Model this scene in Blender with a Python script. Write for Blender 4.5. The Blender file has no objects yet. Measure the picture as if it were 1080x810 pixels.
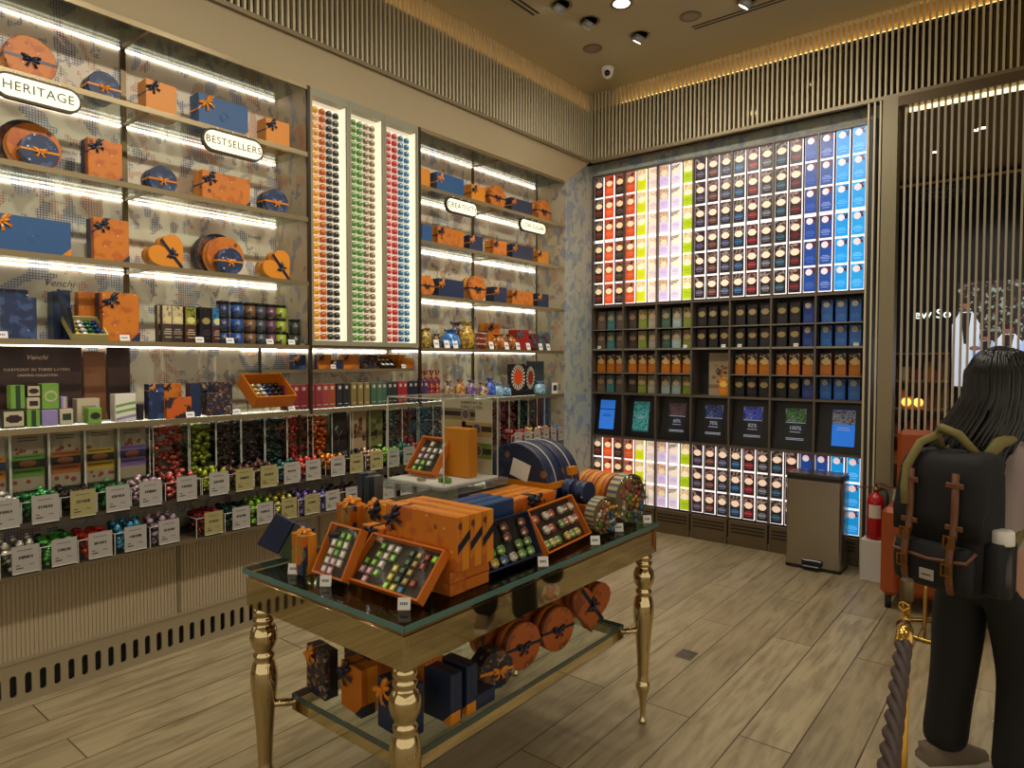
import bpy, math, random
from mathutils import Vector, Matrix
random.seed(11)
SC = bpy.context.scene
COL = SC.collection
PI = math.pi
R = math.radians

# ------------------------------------------------------------------ camera
FPX, PITCH, ROLL, YAW, CH = 706.2, .03453, -.00157, .67641, 1.5
FW = Vector((-math.sin(YAW)*math.cos(PITCH), math.cos(YAW)*math.cos(PITCH), -math.sin(PITCH)))
_r = Vector((math.cos(YAW), math.sin(YAW), 0)); _d = FW.cross(_r)
RT = _r*math.cos(ROLL)+_d*math.sin(ROLL); DN = -_r*math.sin(ROLL)+_d*math.cos(ROLL)
cam_d = bpy.data.cameras.new('camera'); cam = bpy.data.objects.new('camera', cam_d); COL.objects.link(cam)
cam_d.sensor_fit = 'HORIZONTAL'; cam_d.sensor_width = 36; cam_d.lens = FPX/1080*36; cam_d.clip_start = .02
m3 = Matrix((RT, -DN, -FW)).transposed()
cam.matrix_world = Matrix.Translation((0, 0, CH)) @ m3.to_4x4()
SC.camera = cam

def _on(px, py, ax, v):          # where the sight line of a photo point meets a real wall, shelf or table plane
    q = FW+RT*((px-540)/FPX)+DN*((py-405)/FPX); c = Vector((0, 0, CH))
    return c+q*((v-c[ax])/q[ax])
def atX(px, py, v): return _on(px, py, 0, v)
def atY(px, py, v): return _on(px, py, 1, v)
def atZ(px, py, v): return _on(px, py, 2, v)

# ------------------------------------------------------------------ materials
def lin(h):
    h = h.lstrip('#'); o = []
    for i in (0, 2, 4):
        c = int(h[i:i+2], 16)/255; o.append(c/12.92 if c <= .04045 else ((c+.055)/1.055)**2.4)
    return (*o, 1)
_mc = {}
def mat(name, col, rough=.5, metal=0, emit=0, spec=.5, ecol=None):
    if name in _mc: return _mc[name]
    m = bpy.data.materials.new(name); m.use_nodes = True; b = m.node_tree.nodes['Principled BSDF']
    b.inputs['Base Color'].default_value = lin(col); b.inputs['Roughness'].default_value = rough
    b.inputs['Metallic'].default_value = metal; b.inputs['Specular IOR Level'].default_value = spec
    if emit:
        b.inputs['Emission Color'].default_value = lin(ecol or col); b.inputs['Emission Strength'].default_value = emit
    _mc[name] = m; return m
def N(m, t, **kw):
    n = m.node_tree.nodes.new(t)
    for k, v in kw.items():
        if k in n.inputs.keys(): n.inputs[k].default_value = v
        else: setattr(n, k, v)
    return n
def L(m, a, b): m.node_tree.links.new(a, b)
def mixc(m, fac, a, b):
    n = N(m, 'ShaderNodeMix', data_type='RGBA')
    for s, i in ((fac, 0), (a, 6), (b, 7)):
        if hasattr(s, 'links'): L(m, s, n.inputs[i])
        else: n.inputs[i].default_value = s
    return n.outputs[2]
def step(m, v, lo, hi):
    n = N(m, 'ShaderNodeMapRange'); L(m, v, n.inputs[0]); n.inputs[1].default_value = lo; n.inputs[2].default_value = hi
    return n.outputs[0]
def math_(m, op, a, b=0.0):
    n = N(m, 'ShaderNodeMath', operation=op)
    for s, i in ((a, 0), (b, 1)):
        if hasattr(s, 'links'): L(m, s, n.inputs[i])
        else: n.inputs[i].default_value = s
    return n.outputs[0]
def pattern(name, base, layers, rough=.45, emit=0):
    """layers: (colour, kind 'n'|'v', scale, lo, hi) printed blotches / speckles in object space"""
    if name in _mc: return _mc[name]
    m = mat(name, base, rough); b = m.node_tree.nodes['Principled BSDF']
    tc = N(m, 'ShaderNodeTexCoord'); c = lin(base)
    for i, (col, kind, sc, lo, hi) in enumerate(layers):
        mp = N(m, 'ShaderNodeMapping'); L(m, tc.outputs['Object'], mp.inputs[0]); mp.inputs[1].default_value = (i*3.1, i*1.7, i*5.3)
        if kind == 'n':
            t = N(m, 'ShaderNodeTexNoise', Scale=sc, Detail=3.0); L(m, mp.outputs[0], t.inputs[0]); f = step(m, t.outputs[0], lo, hi)
        else:
            t = N(m, 'ShaderNodeTexVoronoi', Scale=sc); L(m, mp.outputs[0], t.inputs['Vector']); f = step(m, t.outputs['Distance'], hi, lo)
        c = mixc(m, f, c, lin(col))
    L(m, c, b.inputs['Base Color'])
    if emit: L(m, c, b.inputs['Emission Color']); b.inputs['Emission Strength'].default_value = emit
    return m
def clear(name, tint='#f4fbf8', ior=1.45, rough=.03, body=0.0, bodycol='#ffffff'):
    """thin clear sheet: straight-through light plus a fresnel reflection"""
    if name in _mc: return _mc[name]
    m = bpy.data.materials.new(name); m.use_nodes = True; nt = m.node_tree; nt.nodes.clear()
    o = N(m, 'ShaderNodeOutputMaterial'); t = N(m, 'ShaderNodeBsdfTransparent', Color=lin(tint)); g = N(m, 'ShaderNodeBsdfGlossy', Roughness=rough)
    f0 = ((ior-1)/(ior+1))**2; lw_ = N(m, 'ShaderNodeLayerWeight', Blend=.5); p5 = math_(m, 'POWER', lw_.outputs['Facing'], 5.0)
    f = math_(m, 'ADD', math_(m, 'MULTIPLY', p5, .75-f0), f0); x = N(m, 'ShaderNodeMixShader'); L(m, f, x.inputs[0]); L(m, t.outputs[0], x.inputs[1]); L(m, g.outputs[0], x.inputs[2])
    out = x.outputs[0]
    if body:
        d = N(m, 'ShaderNodeBsdfDiffuse', Color=lin(bodycol)); y = N(m, 'ShaderNodeMixShader', Fac=body); L(m, out, y.inputs[1]); L(m, d.outputs[0], y.inputs[2]); out = y.outputs[0]
    L(m, out, o.inputs[0]); _mc[name] = m; return m

# ------------------------------------------------------------------ mesh builder
class MB:
    def __init__(s): s.v = []; s.f = []; s.m = []; s.sm = []
    def add(s, vs, fs, m=0, smooth=False, M=None):
        k = len(s.v)
        s.v += [tuple(M @ Vector(p)) if M else tuple(p) for p in vs]
        for f in fs: s.f.append(tuple(i+k for i in f)); s.m.append(m); s.sm.append(smooth)
        return s
    def box(s, x0, x1, y0, y1, z0, z1, m=0, M=None, ch=0.0):
        if ch <= 0:
            v = [(x, y, z) for z in (z0, z1) for y in (y0, y1) for x in (x0, x1)]
            return s.add(v, [(0, 2, 3, 1), (4, 5, 7, 6), (0, 1, 5, 4), (2, 6, 7, 3), (0, 4, 6, 2), (1, 3, 7, 5)], m, False, M)
        c = min(ch, (x1-x0)/2.01, (y1-y0)/2.01, (z1-z0)/2.01); v = []; idx = {}
        X = (x0, x1); Y = (y0, y1); Z = (z0, z1)
        for i in (0, 1):
            for j in (0, 1):
                for k in (0, 1):
                    sx, sy, sz = (1-2*i), (1-2*j), (1-2*k)
                    for a, p in (('x', (X[i], Y[j]+sy*c, Z[k]+sz*c)), ('y', (X[i]+sx*c, Y[j], Z[k]+sz*c)), ('z', (X[i]+sx*c, Y[j]+sy*c, Z[k]))):
                        idx[(i, j, k, a)] = len(v); v.append(p)
        g = lambda *q: idx[q]; F = []
        for i in (0, 1): F.append([g(i, 0, 0, 'x'), g(i, 1, 0, 'x'), g(i, 1, 1, 'x'), g(i, 0, 1, 'x')][::(1 if i else -1)])
        for j in (0, 1): F.append([g(0, j, 0, 'y'), g(1, j, 0, 'y'), g(1, j, 1, 'y'), g(0, j, 1, 'y')][::(-1 if j else 1)])
        for k in (0, 1): F.append([g(0, 0, k, 'z'), g(1, 0, k, 'z'), g(1, 1, k, 'z'), g(0, 1, k, 'z')][::(1 if k else -1)])
        def fix(q):
            p = [Vector(v[t]) for t in q]; n = (p[1]-p[0]).cross(p[2]-p[0]); cc = Vector(((x0+x1)/2, (y0+y1)/2, (z0+z1)/2))
            return q if n.dot(sum(p, Vector())/len(p)-cc) > 0 else q[::-1]
        for j in (0, 1):
            for k in (0, 1):
                F.append(fix([g(0, j, k, 'y'), g(1, j, k, 'y'), g(1, j, k, 'z'), g(0, j, k, 'z')]))
        for i in (0, 1):
            for k in (0, 1): F.append(fix([g(i, 0, k, 'x'), g(i, 1, k, 'x'), g(i, 1, k, 'z'), g(i, 0, k, 'z')]))
            for j in (0, 1): F.append(fix([g(i, j, 0, 'x'), g(i, j, 1, 'x'), g(i, j, 1, 'y'), g(i, j, 0, 'y')]))
        for i in (0, 1):
            for j in (0, 1):
                for k in (0, 1): F.append(fix([g(i, j, k, 'x'), g(i, j, k, 'y'), g(i, j, k, 'z')]))
        return s.add(v, F, m, False, M)
    def lathe(s, prof, n=24, m=0, M=None, smooth=True, cap=True):
        v = [(r*math.cos(2*PI*i/n), r*math.sin(2*PI*i/n), z) for r, z in prof for i in range(n)]
        f = [(a*n+i, a*n+(i+1) % n, (a+1)*n+(i+1) % n, (a+1)*n+i) for a in range(len(prof)-1) for i in range(n)]
        s.add(v, f, m, smooth, M)
        if cap:
            k = len(s.v)-len(v); e = k+(len(prof)-1)*n
            s.f.append(tuple(k+i for i in range(n))[::-1]); s.m.append(m); s.sm.append(False)
            s.f.append(tuple(e+i for i in range(n))); s.m.append(m); s.sm.append(False)
        return s
    def tube(s, pts, r, n=8, m=0, M=None, rs=None):
        pts = [Vector(p) for p in pts]; v = []; up = None
        for i, p in enumerate(pts):
            t = (pts[min(i+1, len(pts)-1)]-pts[max(i-1, 0)]).normalized()
            if up is None: up = t.orthogonal().normalized()
            up = (up-t*up.dot(t)).normalized(); b = t.cross(up); rr = rs[i] if rs else r
            v += [tuple(p+(up*math.cos(2*PI*k/n)+b*math.sin(2*PI*k/n))*rr) for k in range(n)]
        q = len(pts)
        f = [(a*n+i, a*n+(i+1) % n, (a+1)*n+(i+1) % n, (a+1)*n+i) for a in range(q-1) for i in range(n)]
        f += [tuple(range(n))[::-1], tuple((q-1)*n+i for i in range(n))]
        return s.add(v, f, m, True, M)
    def ball(s, c, r, n=8, k=5, m=0, M=None, sc=(1, 1, 1), rot=None):
        v = [(0, 0, -1)]+[(math.sin(PI*a/k)*math.cos(2*PI*i/n), math.sin(PI*a/k)*math.sin(2*PI*i/n), -math.cos(PI*a/k)) for a in range(1, k) for i in range(n)]+[(0, 0, 1)]
        rot = rot or Matrix.Identity(3)
        v = [tuple(Vector(c)+rot @ Vector((p[0]*sc[0]*r, p[1]*sc[1]*r, p[2]*sc[2]*r))) for p in v]; e = len(v)-1
        f = [(0, 1+(i+1) % n, 1+i) for i in range(n)]+[(1+a*n+i, 1+a*n+(i+1) % n, 1+(a+1)*n+(i+1) % n, 1+(a+1)*n+i) for a in range(k-2) for i in range(n)]
        f += [(1+(k-2)*n+i, 1+(k-2)*n+(i+1) % n, e) for i in range(n)]
        return s.add(v, f, m, True, M)
    def prism(s, out, y0, y1, m=0, M=None, mf=None, smooth=False):
        """outline of (x,z) points (anticlockwise seen from -y), extruded from y0 (front) to y1"""
        n = len(out); v = [(x, y0, z) for x, z in out]+[(x, y1, z) for x, z in out]
        s.add(v, [tuple(range(n))], m if mf is None else mf, False, M)
        k = len(s.v)-2*n
        s.f.append(tuple(k+n+i for i in range(n))[::-1]); s.m.append(m); s.sm.append(False)
        for i in range(n): s.f.append((k+i, k+n+i, k+n+(i+1) % n, k+(i+1) % n)); s.m.append(m); s.sm.append(smooth)
        return s
    def mesh(s, name, mats):
        me = bpy.data.meshes.new(name); me.from_pydata(s.v, [], s.f)
        for m in (mats if isinstance(mats, (list, tuple)) else [mats]): me.materials.append(m)
        me.polygons.foreach_set('material_index', s.m); me.polygons.foreach_set('use_smooth', s.sm); me.update(); return me
    def build(s, name, mats, parent=None, loc=None, rz=0):
        return link(name, s.mesh(name, mats), parent, loc, rz)
def link(name, me, parent=None, loc=None, rz=0):
    o = bpy.data.objects.new(name, me); COL.objects.link(o)
    if parent: o.parent = parent
    if loc is not None: o.location = loc
    if rz: o.rotation_euler.z = rz
    return o
def tag(o, label, cat, group=None, kind=None):
    o['label'] = label; o['category'] = cat
    if group: o['group'] = group
    if kind: o['kind'] = kind
    return o
def struct(o): o['kind'] = 'structure'; return o
def thing(name, label, cat, loc=(0, 0, 0), rz=0, group=None):
    o = bpy.data.objects.new(name, None); COL.objects.link(o); o.empty_display_size = .02
    o.location = loc; o.rotation_euler.z = rz; return tag(o, label, cat, group)
def dup(src, loc, rz=None, label=None, group=None):
    def cp(o, par):
        c = o.copy(); COL.objects.link(c); c.parent = par
        for ch in kids[o.name]: cp(ch, c)
        return c
    kids = {}
    def walk(o):
        kids[o.name] = list(o.children)
        for ch in o.children: walk(ch)
    walk(src); r = cp(src, src.parent); r.location = loc
    if rz is not None: r.rotation_euler.z = rz
    if label: r['label'] = label
    if group: r['group'] = group
    return r
def text(mb, s, size, M, m=0, th=.001, shear=0, sp=1.0, align='CENTER'):
    c = bpy.data.curves.new('lettering', 'FONT'); c.body = s; c.size = size; c.extrude = th/2; c.shear = shear; c.space_character = sp
    c.align_x = align; c.align_y = 'CENTER'; c.resolution_u = 3
    o = bpy.data.objects.new('lettering', c); me = bpy.data.meshes.new_from_object(o)
    mb.add([tuple(v.co) for v in me.vertices], [tuple(p.vertices) for p in me.polygons], m, False, M)
    bpy.data.objects.remove(o); bpy.data.curves.remove(c); bpy.data.meshes.remove(me)
ORD = ['first', 'second', 'third', 'fourth', 'fifth', 'sixth', 'seventh', 'eighth', 'ninth', 'tenth', 'eleventh', 'twelfth'] 
def nth(i):
    if i < 12: return ORD[i]
    tens = {1: '', 2: 'twenty', 3: 'thirty'}; n = i+1
    teen = {13: 'thirteenth', 14: 'fourteenth', 15: 'fifteenth', 16: 'sixteenth', 17: 'seventeenth', 18: 'eighteenth', 19: 'nineteenth', 20: 'twentieth', 30: 'thirtieth'}
    return teen.get(n) or tens[n//10]+'-'+ORD[n % 10-1]
FRONT = Matrix.Rotation(R(90), 4, 'X')    # lettering laid on a surface facing -y
# ------------------------------------------------------------------ shared materials
M_bronze = mat('bronze metal', '#6b5c42', .38, .75); M_dkbronze = mat('dark bronze metal', '#3d3324', .4, .6)
M_champ = mat('champagne slat', '#d2c6a6', .42, .15); M_steel = mat('brushed steel', '#a59d92', .27, .95)
M_rim = mat('shelf rim metal', '#8f7f5e', .35, .6); M_black = mat('black plastic', '#141312', .45); M_white = mat('white card', '#e9e6df', .6)
M_led = mat('led strip', '#ffffff', .5, 0, 6.0, ecol='#fff6e8')
M_brass = mat('polished brass', '#cfbc90', .055, 1.0); M_brassm = mat('mirror brass sheet', '#d6c8a2', .035, 1.0)
M_gold = mat('gold metal', '#c9a458', .2, 1.0)
M_acr = clear('clear acrylic', '#f8faf9', 1.3, .05); M_glass = clear('shelf glass', '#f0f6f1', 1.4, .03)
M_acredge = mat('acrylic edge', '#c9c6bc', .25); M_gedge = mat('green glass edge', '#587c77', .12, 0, 0, .8)
M_orange = mat('orange card', '#dc8a1e', .42); M_orange2 = mat('burnt orange card', '#cc7016', .42); M_navy = mat('navy card', '#1c2b4b', .42); M_blue = mat('mid blue card', '#2a5688', .42)
M_darkbox = mat('black brown card', '#241d1d', .4); M_cream = mat('cream card', '#e8dcc0', .5); M_ink = mat('printing ink', '#2b2824', .6)
M_rnavy = mat('navy ribbon', '#141b33', .35); M_rorange = mat('orange ribbon', '#e08a1c', .32)
M_oprint = pattern('orange printed card', '#cd761b', [('#b8601c', 'n', 22, .52, .6), ('#5c3226', 'v', 16, .12, .2), ('#e6b284', 'v', 23, .07, .1)])
M_nprint = pattern('navy printed card', '#1e2d4f', [('#3a4f78', 'n', 24, .52, .6), ('#a9622a', 'v', 13, .14, .22), ('#cfd3da', 'v', 26, .08, .12)])
M_bprint = pattern('brown printed card', '#352a2a', [('#6b4028', 'n', 20, .5, .58), ('#1c2238', 'n', 30, .5, .56), ('#9c8b7c', 'v', 30, .08, .12)])
M_floral = pattern('floral printed card', '#2a2426', [('#7a4a2a', 'n', 45, .52, .58), ('#9a8a80', 'n', 60, .58, .63), ('#1c2440', 'n', 35, .55, .6)])
M_gloss = mat('bronze mirror', '#75643f', .06, .85)

# wallpaper: cream ground with halftone flowers in blue and rust
def wallpaper(name, base, rust='#bd7a5c'):
    m = mat(name, base, .55); b = m.node_tree.nodes['Principled BSDF']; tc = N(m, 'ShaderNodeTexCoord'); sx = N(m, 'ShaderNodeSeparateXYZ'); L(m, tc.outputs['Object'], sx.inputs[0])
    pitch = .0118
    def sq(o):
        f = math_(m, 'FRACT', math_(m, 'DIVIDE', o, pitch)); return math_(m, 'ABSOLUTE', math_(m, 'SUBTRACT', f, .5))
    h = math_(m, 'ADD', sx.outputs[0], sx.outputs[1])
    lines = math_(m, 'MAXIMUM', sq(h), sq(sx.outputs[2])); grid = step(m, lines, .26, .38)
    c = lin(base)
    for i, (col, sc, lo, hi) in enumerate((('#5674a0', 9.0, .565, .60), (rust, 10.0, .59, .63), ('#47577c', 15.0, .60, .635))):
        mp = N(m, 'ShaderNodeMapping'); L(m, tc.outputs['Object'], mp.inputs[0]); mp.inputs[1].default_value = (i*7.7, i*2.3, i*4.1); mp.inputs[3].default_value = (1, 1, .8)
        t = N(m, 'ShaderNodeTexNoise', Scale=sc, Detail=2.5, Distortion=.5); L(m, mp.outputs[0], t.inputs[0])
        c = mixc(m, math_(m, 'MULTIPLY', math_(m, 'MULTIPLY', step(m, t.outputs[0], lo, hi), grid), .85), c, lin(col))
    L(m, c, b.inputs['Base Color']); return m
M_wall = wallpaper('flower halftone wallpaper', '#e4d8c0'); M_colpaper = wallpaper('grey flower wallpaper', '#a3a79a', '#6f7f96')

# oak plank floor, planks run along y
def planks():
    m = mat('oak planks', '#8a7350', .42); b = m.node_tree.nodes['Principled BSDF']; tc = N(m, 'ShaderNodeTexCoord'); mp = N(m, 'ShaderNodeMapping')
    mp.inputs[1].default_value = (.3, .94, 0); mp.inputs[2].default_value = (0, 0, R(90)); L(m, tc.outputs['Object'], mp.inputs[0])
    br = N(m, 'ShaderNodeTexBrick', Scale=1.0); br.offset = .37; br.offset_frequency = 2
    for k, v in (('Brick Width', 1.7), ('Row Height', .2065), ('Mortar Size', .0030), ('Mortar Smooth', .1), ('Bias', 0.0)): br.inputs[k].default_value = v
    br.inputs['Color1'].default_value = lin('#ab9c79'); br.inputs['Color2'].default_value = lin('#978968'); br.inputs['Mortar'].default_value = lin('#2e2415'); L(m, mp.outputs[0], br.inputs[0])
    g = N(m, 'ShaderNodeMapping'); g.inputs[3].default_value = (11, 1.3, 1); L(m, tc.outputs['Object'], g.inputs[0])
    n = N(m, 'ShaderNodeTexNoise', Scale=2.2, Detail=6.0, Roughness=.62, Distortion=.6); L(m, g.outputs[0], n.inputs[0])
    c = mixc(m, math_(m, 'MULTIPLY', step(m, n.outputs[0], .42, .68), .6), br.outputs[0], lin('#5a482e'))
    n2 = N(m, 'ShaderNodeTexNoise', Scale=1.7, Detail=2.0); L(m, tc.outputs['Object'], n2.inputs[0])
    c = mixc(m, math_(m, 'MULTIPLY', step(m, n2.outputs[0], .4, .7), .25), c, lin('#b59d74'))
    L(m, c, b.inputs['Base Color']); bp = N(m, 'ShaderNodeBump', Strength=.12, Distance=.002); L(m, n.outputs[0], bp.inputs['Height']); L(m, bp.outputs[0], b.inputs['Normal']); return m
M_floor = planks(); M_ceil = mat('taupe ceiling paint', '#b7aa86', .7)

# ------------------------------------------------------------------ room shell
XW, YB, XF, XP = -3.78, 5.62, -3.34, -3.65      # left wall, back wall, shelf front plane, shelf back plane
CEIL, HX, HY = 3.88, -3.28, 5.2
struct(MB().box(-3.9, 4.5, -4.0, 14, -.08, 0).build('floor', M_floor))
struct(MB().box(-3.9, 4.5, -4.0, 5.3, CEIL, CEIL+.1).build('ceiling', M_ceil))
struct(MB().box(-3.9, XW, -4.0, 5.72, 0, CEIL).build('wall_left', mat('taupe wall paint', '#8d7b5c', .7)))
struct(MB().box(XW, -1.0, YB, YB+.1, 0, CEIL).build('wall_back', mat('taupe wall paint', '#8d7b5c', .7)))

# slatted header above the shelves: mirror sheet, slats and lit cove
def header(name, axis, fixed, a0, a1, z0, z1, pitch, w, back, skip=None):
    mb = MB(); k = a0
    while k < a1:
        if axis == 'y': mb.box(fixed-.012, fixed+.012, k, k+w, z0, z1)
        else: mb.box(k, k+w, fixed-.012, fixed+.012, z0, z1)
        k += pitch
    if axis == 'y': mb.box(fixed-.02, fixed+.016, a0, a1, z0-.02, z0+.004, 1)
    else: mb.box(a0, a1, fixed-.016, fixed+.02, z0-.02, z0+.004, 1)
    return struct(mb.build(name, [M_champ, mat('header rail', '#8a7c60', .4, .4)]))
header('trim_1', 'y', HX, -4.0, HY-.02, 3.30, CEIL, .036, .013, 0)
header('trim_2', 'x', HY, HX+.02, 3.4, 3.30, CEIL, .036, .013, 0)
struct(MB().box(HX-.075, HX-.06, -4.0, 5.3, 3.28, CEIL).build('wall_header_left', M_gloss))
struct(MB().box(HX-.06, 4.5, HY+.06, HY+.075, 3.28, CEIL).build('wall_header_back', M_gloss))
# cove: ledge behind the slats with a warm light strip on top, washing the sheet above it
M_cove = mat('warm cove strip', '#ffe2a0', .5, 0, 5.0, ecol='#ffd183')
co = MB(); co.box(HX-.058, HX-.02, -4.0, HY+.02, 3.735, 3.75).box(HX-.02, 4.5, HY+.02, HY+.058, 3.735, 3.75)
struct(co.build('trim_3', M_bronze))
co = MB(); co.box(HX-.05, HX-.03, -4.0, HY-.05, 3.7505, 3.757).box(HX+.3, 4.5, HY+.03, HY+.05, 3.7505, 3.757)
struct(co.build('trim_4', M_cove))
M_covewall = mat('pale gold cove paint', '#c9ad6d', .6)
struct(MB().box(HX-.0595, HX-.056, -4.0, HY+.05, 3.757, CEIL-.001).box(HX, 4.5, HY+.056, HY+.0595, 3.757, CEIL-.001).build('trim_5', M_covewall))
# sloping fascia between shelf top and header, ending in a slant at the corner column
fa = MB(); y0 = -4.0
fa.add([(XF-.002, y0, 3.075), (XF-.002, 4.89, 3.06), (HX-.005, HY, 3.285), (HX-.005, y0, 3.285), (XF-.03, y0, 3.075), (XF-.03, 4.89, 3.06), (HX-.03, HY, 3.285), (HX-.03, y0, 3.285)],
       [(0, 1, 2, 3), (7, 6, 5, 4), (0, 4, 5, 1), (1, 5, 6, 2), (2, 6, 7, 3), (3, 7, 4, 0)])
struct(fa.build('trim_6', mat('fascia paint', '#ab9a78', .6)))
struct(MB().box(XW, XF, 4.90, YB, 0, 3.62).build('wall_corner_column', M_colpaper))
struct(MB().box(XF, -1.0, 5.352, YB, 3.205, 3.62).build('wall_over_cabinet', M_colpaper))
# slat screen to the right of the bar cabinet, its posts and beam
struct(MB().box(-.925, -.835, HY-.02, HY+.1, 0, 3.28).build('trim_7', mat('screen post metal', '#8f8468', .45, .4)))
struct(MB().box(-.835, 3.4, HY-.02, HY+.1, 3.215, 3.28).build('trim_8', mat('screen beam metal', '#64543a', .45, .4)))
s = MB()
for x in (-1.02, -.982, -.946): s.box(x, x+.011, HY-.01, HY+.012, 0, 3.28)
struct(s.build('trim_9', M_champ))
s = MB(); k = -.80
while k < 3.3: s.box(k, k+.0125, HY+.02, HY+.045, .02, 3.215); k += .0375
s.box(-.835, 3.4, HY+.01, HY+.055, 0, .02); struct(s.build('trim_10', mat('screen slat', '#bab19d', .45, .15)))
struct(MB().box(-.78, 3.4, HY+.06, HY+.08, 3.19, 3.214).build('trim_11', mat('beam light strip', '#ffe9bb', .5, 0, 3.0, ecol='#ffdf9c')))
# floor access plate
tag(MB().box(-1.455, -1.372, 3.135, 3.24, .0005, .004, ch=.001).build('floor_plate', M_steel), 'small square metal floor plate set into the planks right of the table', 'floor plate')

# ------------------------------------------------------------------ ceiling fittings
def downlight(x, y, lit, label, tilt=0):
    t = thing('ceiling_downlight', label, 'ceiling light', (x, y, CEIL), 0, 'round ceiling downlights')
    MB().lathe([(.062, -.001), (.075, -.004), (.075, -.001)], 24).lathe([(.062, -.004), (.055, -.001)], 24, cap=False).build('trim_ring', mat('downlight ring', '#8b7c60', .4, .3), t)
    if tilt:
        Mx = Matrix.Translation((0, 0, -.002)) @ Matrix.Rotation(tilt, 4, 'Y') 
        MB().lathe([(.03, .0), (.042, -.001), (.042, -.05), (.036, -.05), (.036, -.04)], 20, M=Mx, cap=True).build('lamp_head', mat('lamp head grey', '#9a9a94', .4, .3), t)
        MB().lathe([(.0, -.046), (.034, -.0462)], 20, M=Mx, cap=False).build('lamp_glass', mat('lamp glow', '#fff6e6', .5, 0, 9.0), t)
    else: MB().lathe([(.0, -.0012), (.054, -.0014)], 20, cap=False).build('lamp_glass', mat('lamp glow', '#fff6e6', .5, 0, 9.0) if lit else mat('unlit lamp glass', '#8f8266', .3), t)
DL = [(-2.28, 4.0, 1, 'brightly glowing flat round downlight at the top of the ceiling view', 0), (-2.60, 3.76, 1, 'grey tilted downlight beside the left ceiling slot vent', .7), (-2.567, 4.06, 1, 'grey tilted downlight between slot vent and security camera', .65),
      (-2.39, 4.464, 1, 'grey tilted downlight just right of the security camera', .55), (-1.99, 4.438, 0, 'unlit round downlight near the long right slot vent', 0), (-2.77, 4.426, 0, 'unlit flush downlight next to the white security camera', 0), (-1.606, 4.47, 1, 'tilted downlight at the edge of the long slot vent', .6)]
for a in DL: downlight(*a)
for k, (x0, x1, y0, y1, lb) in enumerate(((-2.84, -2.76, 2.6, 3.76, 'black twin slot air vent on the ceiling above the left header'), (-2.05, -.6, 4.56, 4.64, 'long black twin slot air vent on the ceiling by the back header'))):
    t = thing('slot_vent', lb, 'air vent', (0, 0, CEIL)); b = MB(); f = MB()
    f.box(x0, x1, y0, y1, -.004, -.0005)
    for i in range(2):
        if k: b.box(x0+.01, x1-.01, y0+.012+i*.038, y0+.03+i*.038, -.0055, -.004)
        else: b.box(x0+.012+i*.038, x0+.03+i*.038, y0+.01, y1-.01, -.0055, -.004)
    f.build('vent_frame', M_ceil, t); b.build('vent_slot', M_black, t)
t = thing('security_camera', 'white domed security camera with black lens on the ceiling corner', 'security camera', (-2.85, 4.784, CEIL))
MB().lathe([(.045, -.0005), (.05, -.01), (.05, -.03)], 24).build('camera_base', M_white, t)
MB().ball((0, 0, -.045), .046, 16, 10).build('camera_body', M_white, t)
MB().ball((.014, -.03, -.058), .025, 14, 8).build('camera_lens', mat('lens black', '#0a0a0a', .1), t)
# ------------------------------------------------------------------ back wall: chocolate bar cabinet
CX0, CX1, CY = -3.335, -1.05, 5.35
BAY = (CX1-CX0)/7; CP = BAY/3
cab = thing('bar_cabinet', 'tall wall cabinet with glowing bar panels, dark middle shelves and seven screens', 'display cabinet', (0, 0, 0))
M_cabdark = mat('cabinet interior dark', '#2a2621', .45); M_cabmetal = mat('cabinet grey metal', '#6a6156', .4, .5); M_lit = mat('lit white panel', '#fff3ee', .5, 0, 1.15, ecol='#fff0ea')
MB().box(CX0, CX1+.06, 5.56, 5.6, .0, 3.2).build('back_panel', M_cabdark, cab)
MB().box(CX1, CX1+.065, CY-.02, 5.56, 0, 3.215).build('side_panel', mat('cabinet side dark', '#35302a', .45), cab)
MB().box(CX0, CX1, CY, 5.56, 3.19, 3.205).build('top_rail', M_cabmetal, cab)
for i in range(8):
    x = CX0+i*BAY
    if i < 7: MB().box(x-.007 if i else x, x+.007, CY-.008, 5.56, .21, 3.19).build('divider', M_cabmetal, cab)
LZ = [(2.015, 3.19, 6), (.215, .80, 3)]
for z in (2.0, .805, 1.205): MB().box(CX0+.007, CX1, CY-.006, 5.56, z-.009, z+.009).build('shelf_board', M_cabmetal, cab)
for z, th in ((1.785, .004), (1.605, .008)): MB().box(CX0+.007, CX1, CY-.004, 5.56, z-th, z+th).build('shelf_board', mat('light shelf edge', '#8f897f', .3, .5), cab)
for a, b in ((0, 3), (4, 7)): MB().box(CX0+a*BAY+.007, CX0+b*BAY-.007, CY-.004, 5.56, 1.386, 1.394).build('shelf_board', mat('light shelf edge', '#8f897f', .3, .5), cab)
for i in range(7):
    x0 = CX0+i*BAY+.008; x1 = CX0+(i+1)*BAY-.008
    b = MB(); b.box(x0, x1, CY+.0, CY+.02, .0, .205); kp = b.build('kick_panel', mat('kick panel bronze', '#6b5b41', .45, .3), cab)
    b = MB()
    for k in range(3): b.box(x0+.02, x1-.02, CY-.0015, CY, .105+k*.028, .116+k*.028)
    b.build('louvre', M_black, kp)
for z0, z1, n in LZ:
    for c in range(21):
        x = CX0+c*CP+CP/2
        MB().box(x-.0465, x+.0465, CY+.027, CY+.037, z0+.006, z1-.004).build('lit_panel', M_lit, cab)
    ld = MB()
    for r in range(n):
        rh = (z1-z0)/n; ld.box(CX0+.008, CX1-.002, CY+.016, CY+.0265, z0+r*rh+.0095, z0+r*rh+.0115)
    ld.build('bar_ledge', clear('clear ledge', '#ffffff', 1.2, .1), cab)

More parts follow.
